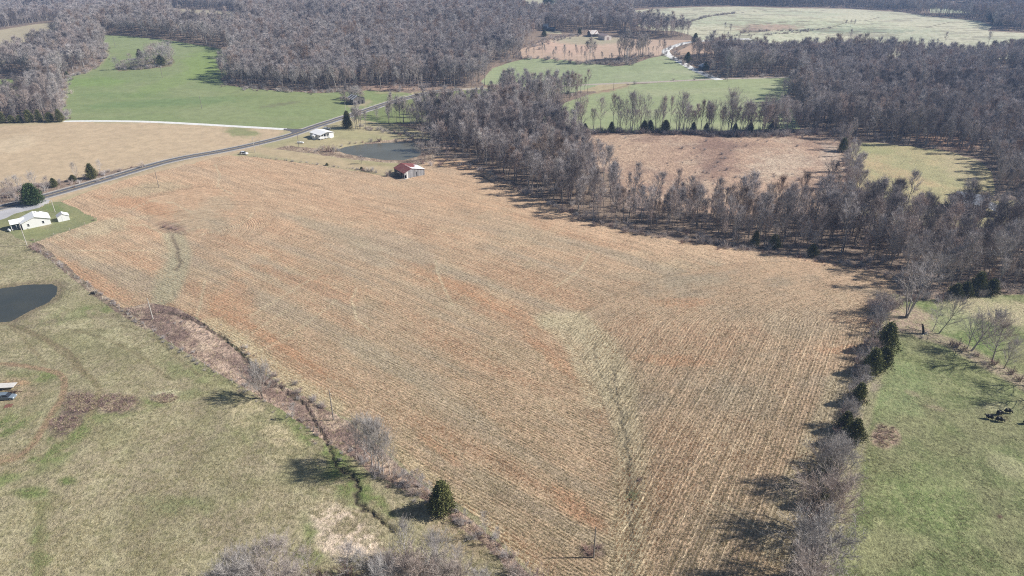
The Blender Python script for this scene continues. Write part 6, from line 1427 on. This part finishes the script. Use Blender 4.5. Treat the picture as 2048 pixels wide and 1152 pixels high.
S = Soup(); S.tube([Vector((.1, -.3, .1)), Vector((.5, -.4, .9)), Vector((.7, -.3, 1.0))], [.22, .18, .05], 5, cap=True); S.tube([Vector((0, -.4, .3)), Vector((-.9, -.9, .15))], [.12, .03], 5, cap=True); S.tube([Vector((.5, -.5, .5)), Vector((1.2, -.9, .1))], [.12, .03], 5, cap=True); S.obj('split_wood', M_DEAD, e)
# logs by the swale / old branches on the lawn
# ------------------------------------------------------------------ cows
M_COW = simple('black_cow_hide', (.016, .014, .013), .45, var=.2, vscale=3)
def cow_mesh(name, graze=True, seed=0):
    v = [(0, 0, 1.0), (.45, 0, 1.02), (.8, 0, 1.08), (-.45, 0, 1.02), (-.75, 0, 1.06)]; rd = [(.36, .40), (.33, .37), (.25, .30), (.34, .37), (.26, .28)]
    ed = [(0, 1), (1, 2), (0, 3), (3, 4)]
    def chain(root, pts, rs):
        pv = root
        for p, r in zip(pts, rs): v.append(p); rd.append((r, r)); ed.append((pv, len(v) - 1)); pv = len(v) - 1
    if graze: chain(2, [(1.05, 0, .95), (1.28, 0, .62), (1.42, 0, .34), (1.62, 0, .16)], [.19, .14, .14, .085])
    else: chain(2, [(1.05, 0, 1.30), (1.25, 0, 1.50), (1.48, 0, 1.45), (1.68, 0, 1.33)], [.19, .15, .14, .085])
    for sy in (-1, 1):
        o = .06 * sy * (1 if seed % 2 else -1)
        chain(2, [(.72 + o, .20 * sy, .72), (.72 + o, .20 * sy, .40), (.72 + o * 1.6, .20 * sy, .04)], [.12, .065, .06])
        chain(4, [(-.78 - o, .20 * sy, .78), (-.70 - o, .21 * sy, .55), (-.84 - o, .21 * sy, .38), (-.80 - o, .21 * sy, .04)], [.15, .09, .06, .06])
    chain(4, [(-.98, 0, 1.10), (-1.04, .02, .8), (-1.02, .03, .5)], [.05, .03, .04])
    me = bpy.data.meshes.new(name); me.from_pydata(v, ed, []); o = bpy.data.objects.new(name, me); COL.objects.link(o)
    sk = o.modifiers.new('s', 'SKIN'); 
    for i, r in enumerate(rd): me.skin_vertices[0].data[i].radius = (r[0] * (1.32 if i < 5 else 1.2), r[1] * (1.35 if i < 5 else 1.2))
    for i in range(len(v)): me.skin_vertices[0].data[i].use_root = (i == 0)
    sb = o.modifiers.new('d', 'SUBSURF'); sb.levels = 1; sb.render_levels = 1
    dg = bpy.context.evaluated_depsgraph_get(); m2 = bpy.data.meshes.new_from_object(o.evaluated_get(dg)); bpy.data.objects.remove(o); m2.name = name; m2.materials.clear(); m2.materials.append(M_COW); m2.polygons.foreach_set('use_smooth', [True] * len(m2.polygons)); return m2
def cow(px, py, ang, label, graze, s=1.0, seed=0):
    me = cow_mesh('cow_body', graze, seed); e = bpy.data.objects.new('cow', None); COL.objects.link(e); e.location = P(px, py); e.rotation_euler[2] = math.radians(ang); s *= .88; e.scale = (s, s, s); tag(e, label, 'cow')
    o = bpy.data.objects.new('body', me); COL.objects.link(o); o.parent = e
    hx, hz2 = ((1.38, .46) if graze else (1.36, 1.62))
    for sy in (-1, 1): S = Soup(); S.tri(Vector((hx - .08, .10 * sy, hz2)), Vector((hx + .06, .10 * sy, hz2)), Vector((hx - .02, .34 * sy, hz2 + .05))); S.tri(Vector((hx - .08, .10 * sy, hz2 - .02)), Vector((hx - .02, .34 * sy, hz2 + .03)), Vector((hx + .06, .10 * sy, hz2 - .02))); S.obj('ear', M_COW, e)
    return e
cow(1997, 830, 12, 'black cow with its head down, leftmost of the upper pair of cows', True, 1.0); cow(2014, 826, -10, 'black cow at the right end of the small herd', True, .95, 1)
cow(1978, 838, 160, 'black cow facing west with raised head, lowest left of the herd', False, .95, 1); cow(1997, 843, -14, 'black cow in the lower middle of the herd beside scattered hay', True, 1.0); cow(2051, 848, 10, 'black cow cut off by the right edge of the picture', True, 1.0, 1)
S = Soup(); rr = random.Random(9); M_HAY = simple('loose_hay', (.55, .48, .31), .9)
for i in range(500):
    a = Vector((rr.gauss(0, 1.6), rr.gauss(0, .9), .04)); S.blade(a, a + Vector((rr.gauss(0, .25), rr.gauss(0, .25), abs(rr.gauss(0, .08)))), .1, rr)
o = S.obj('scattered_hay', M_HAY); o.location = P(1996, 835); tag(o, 'loose hay scattered among the cows', None, None, 'stuff')
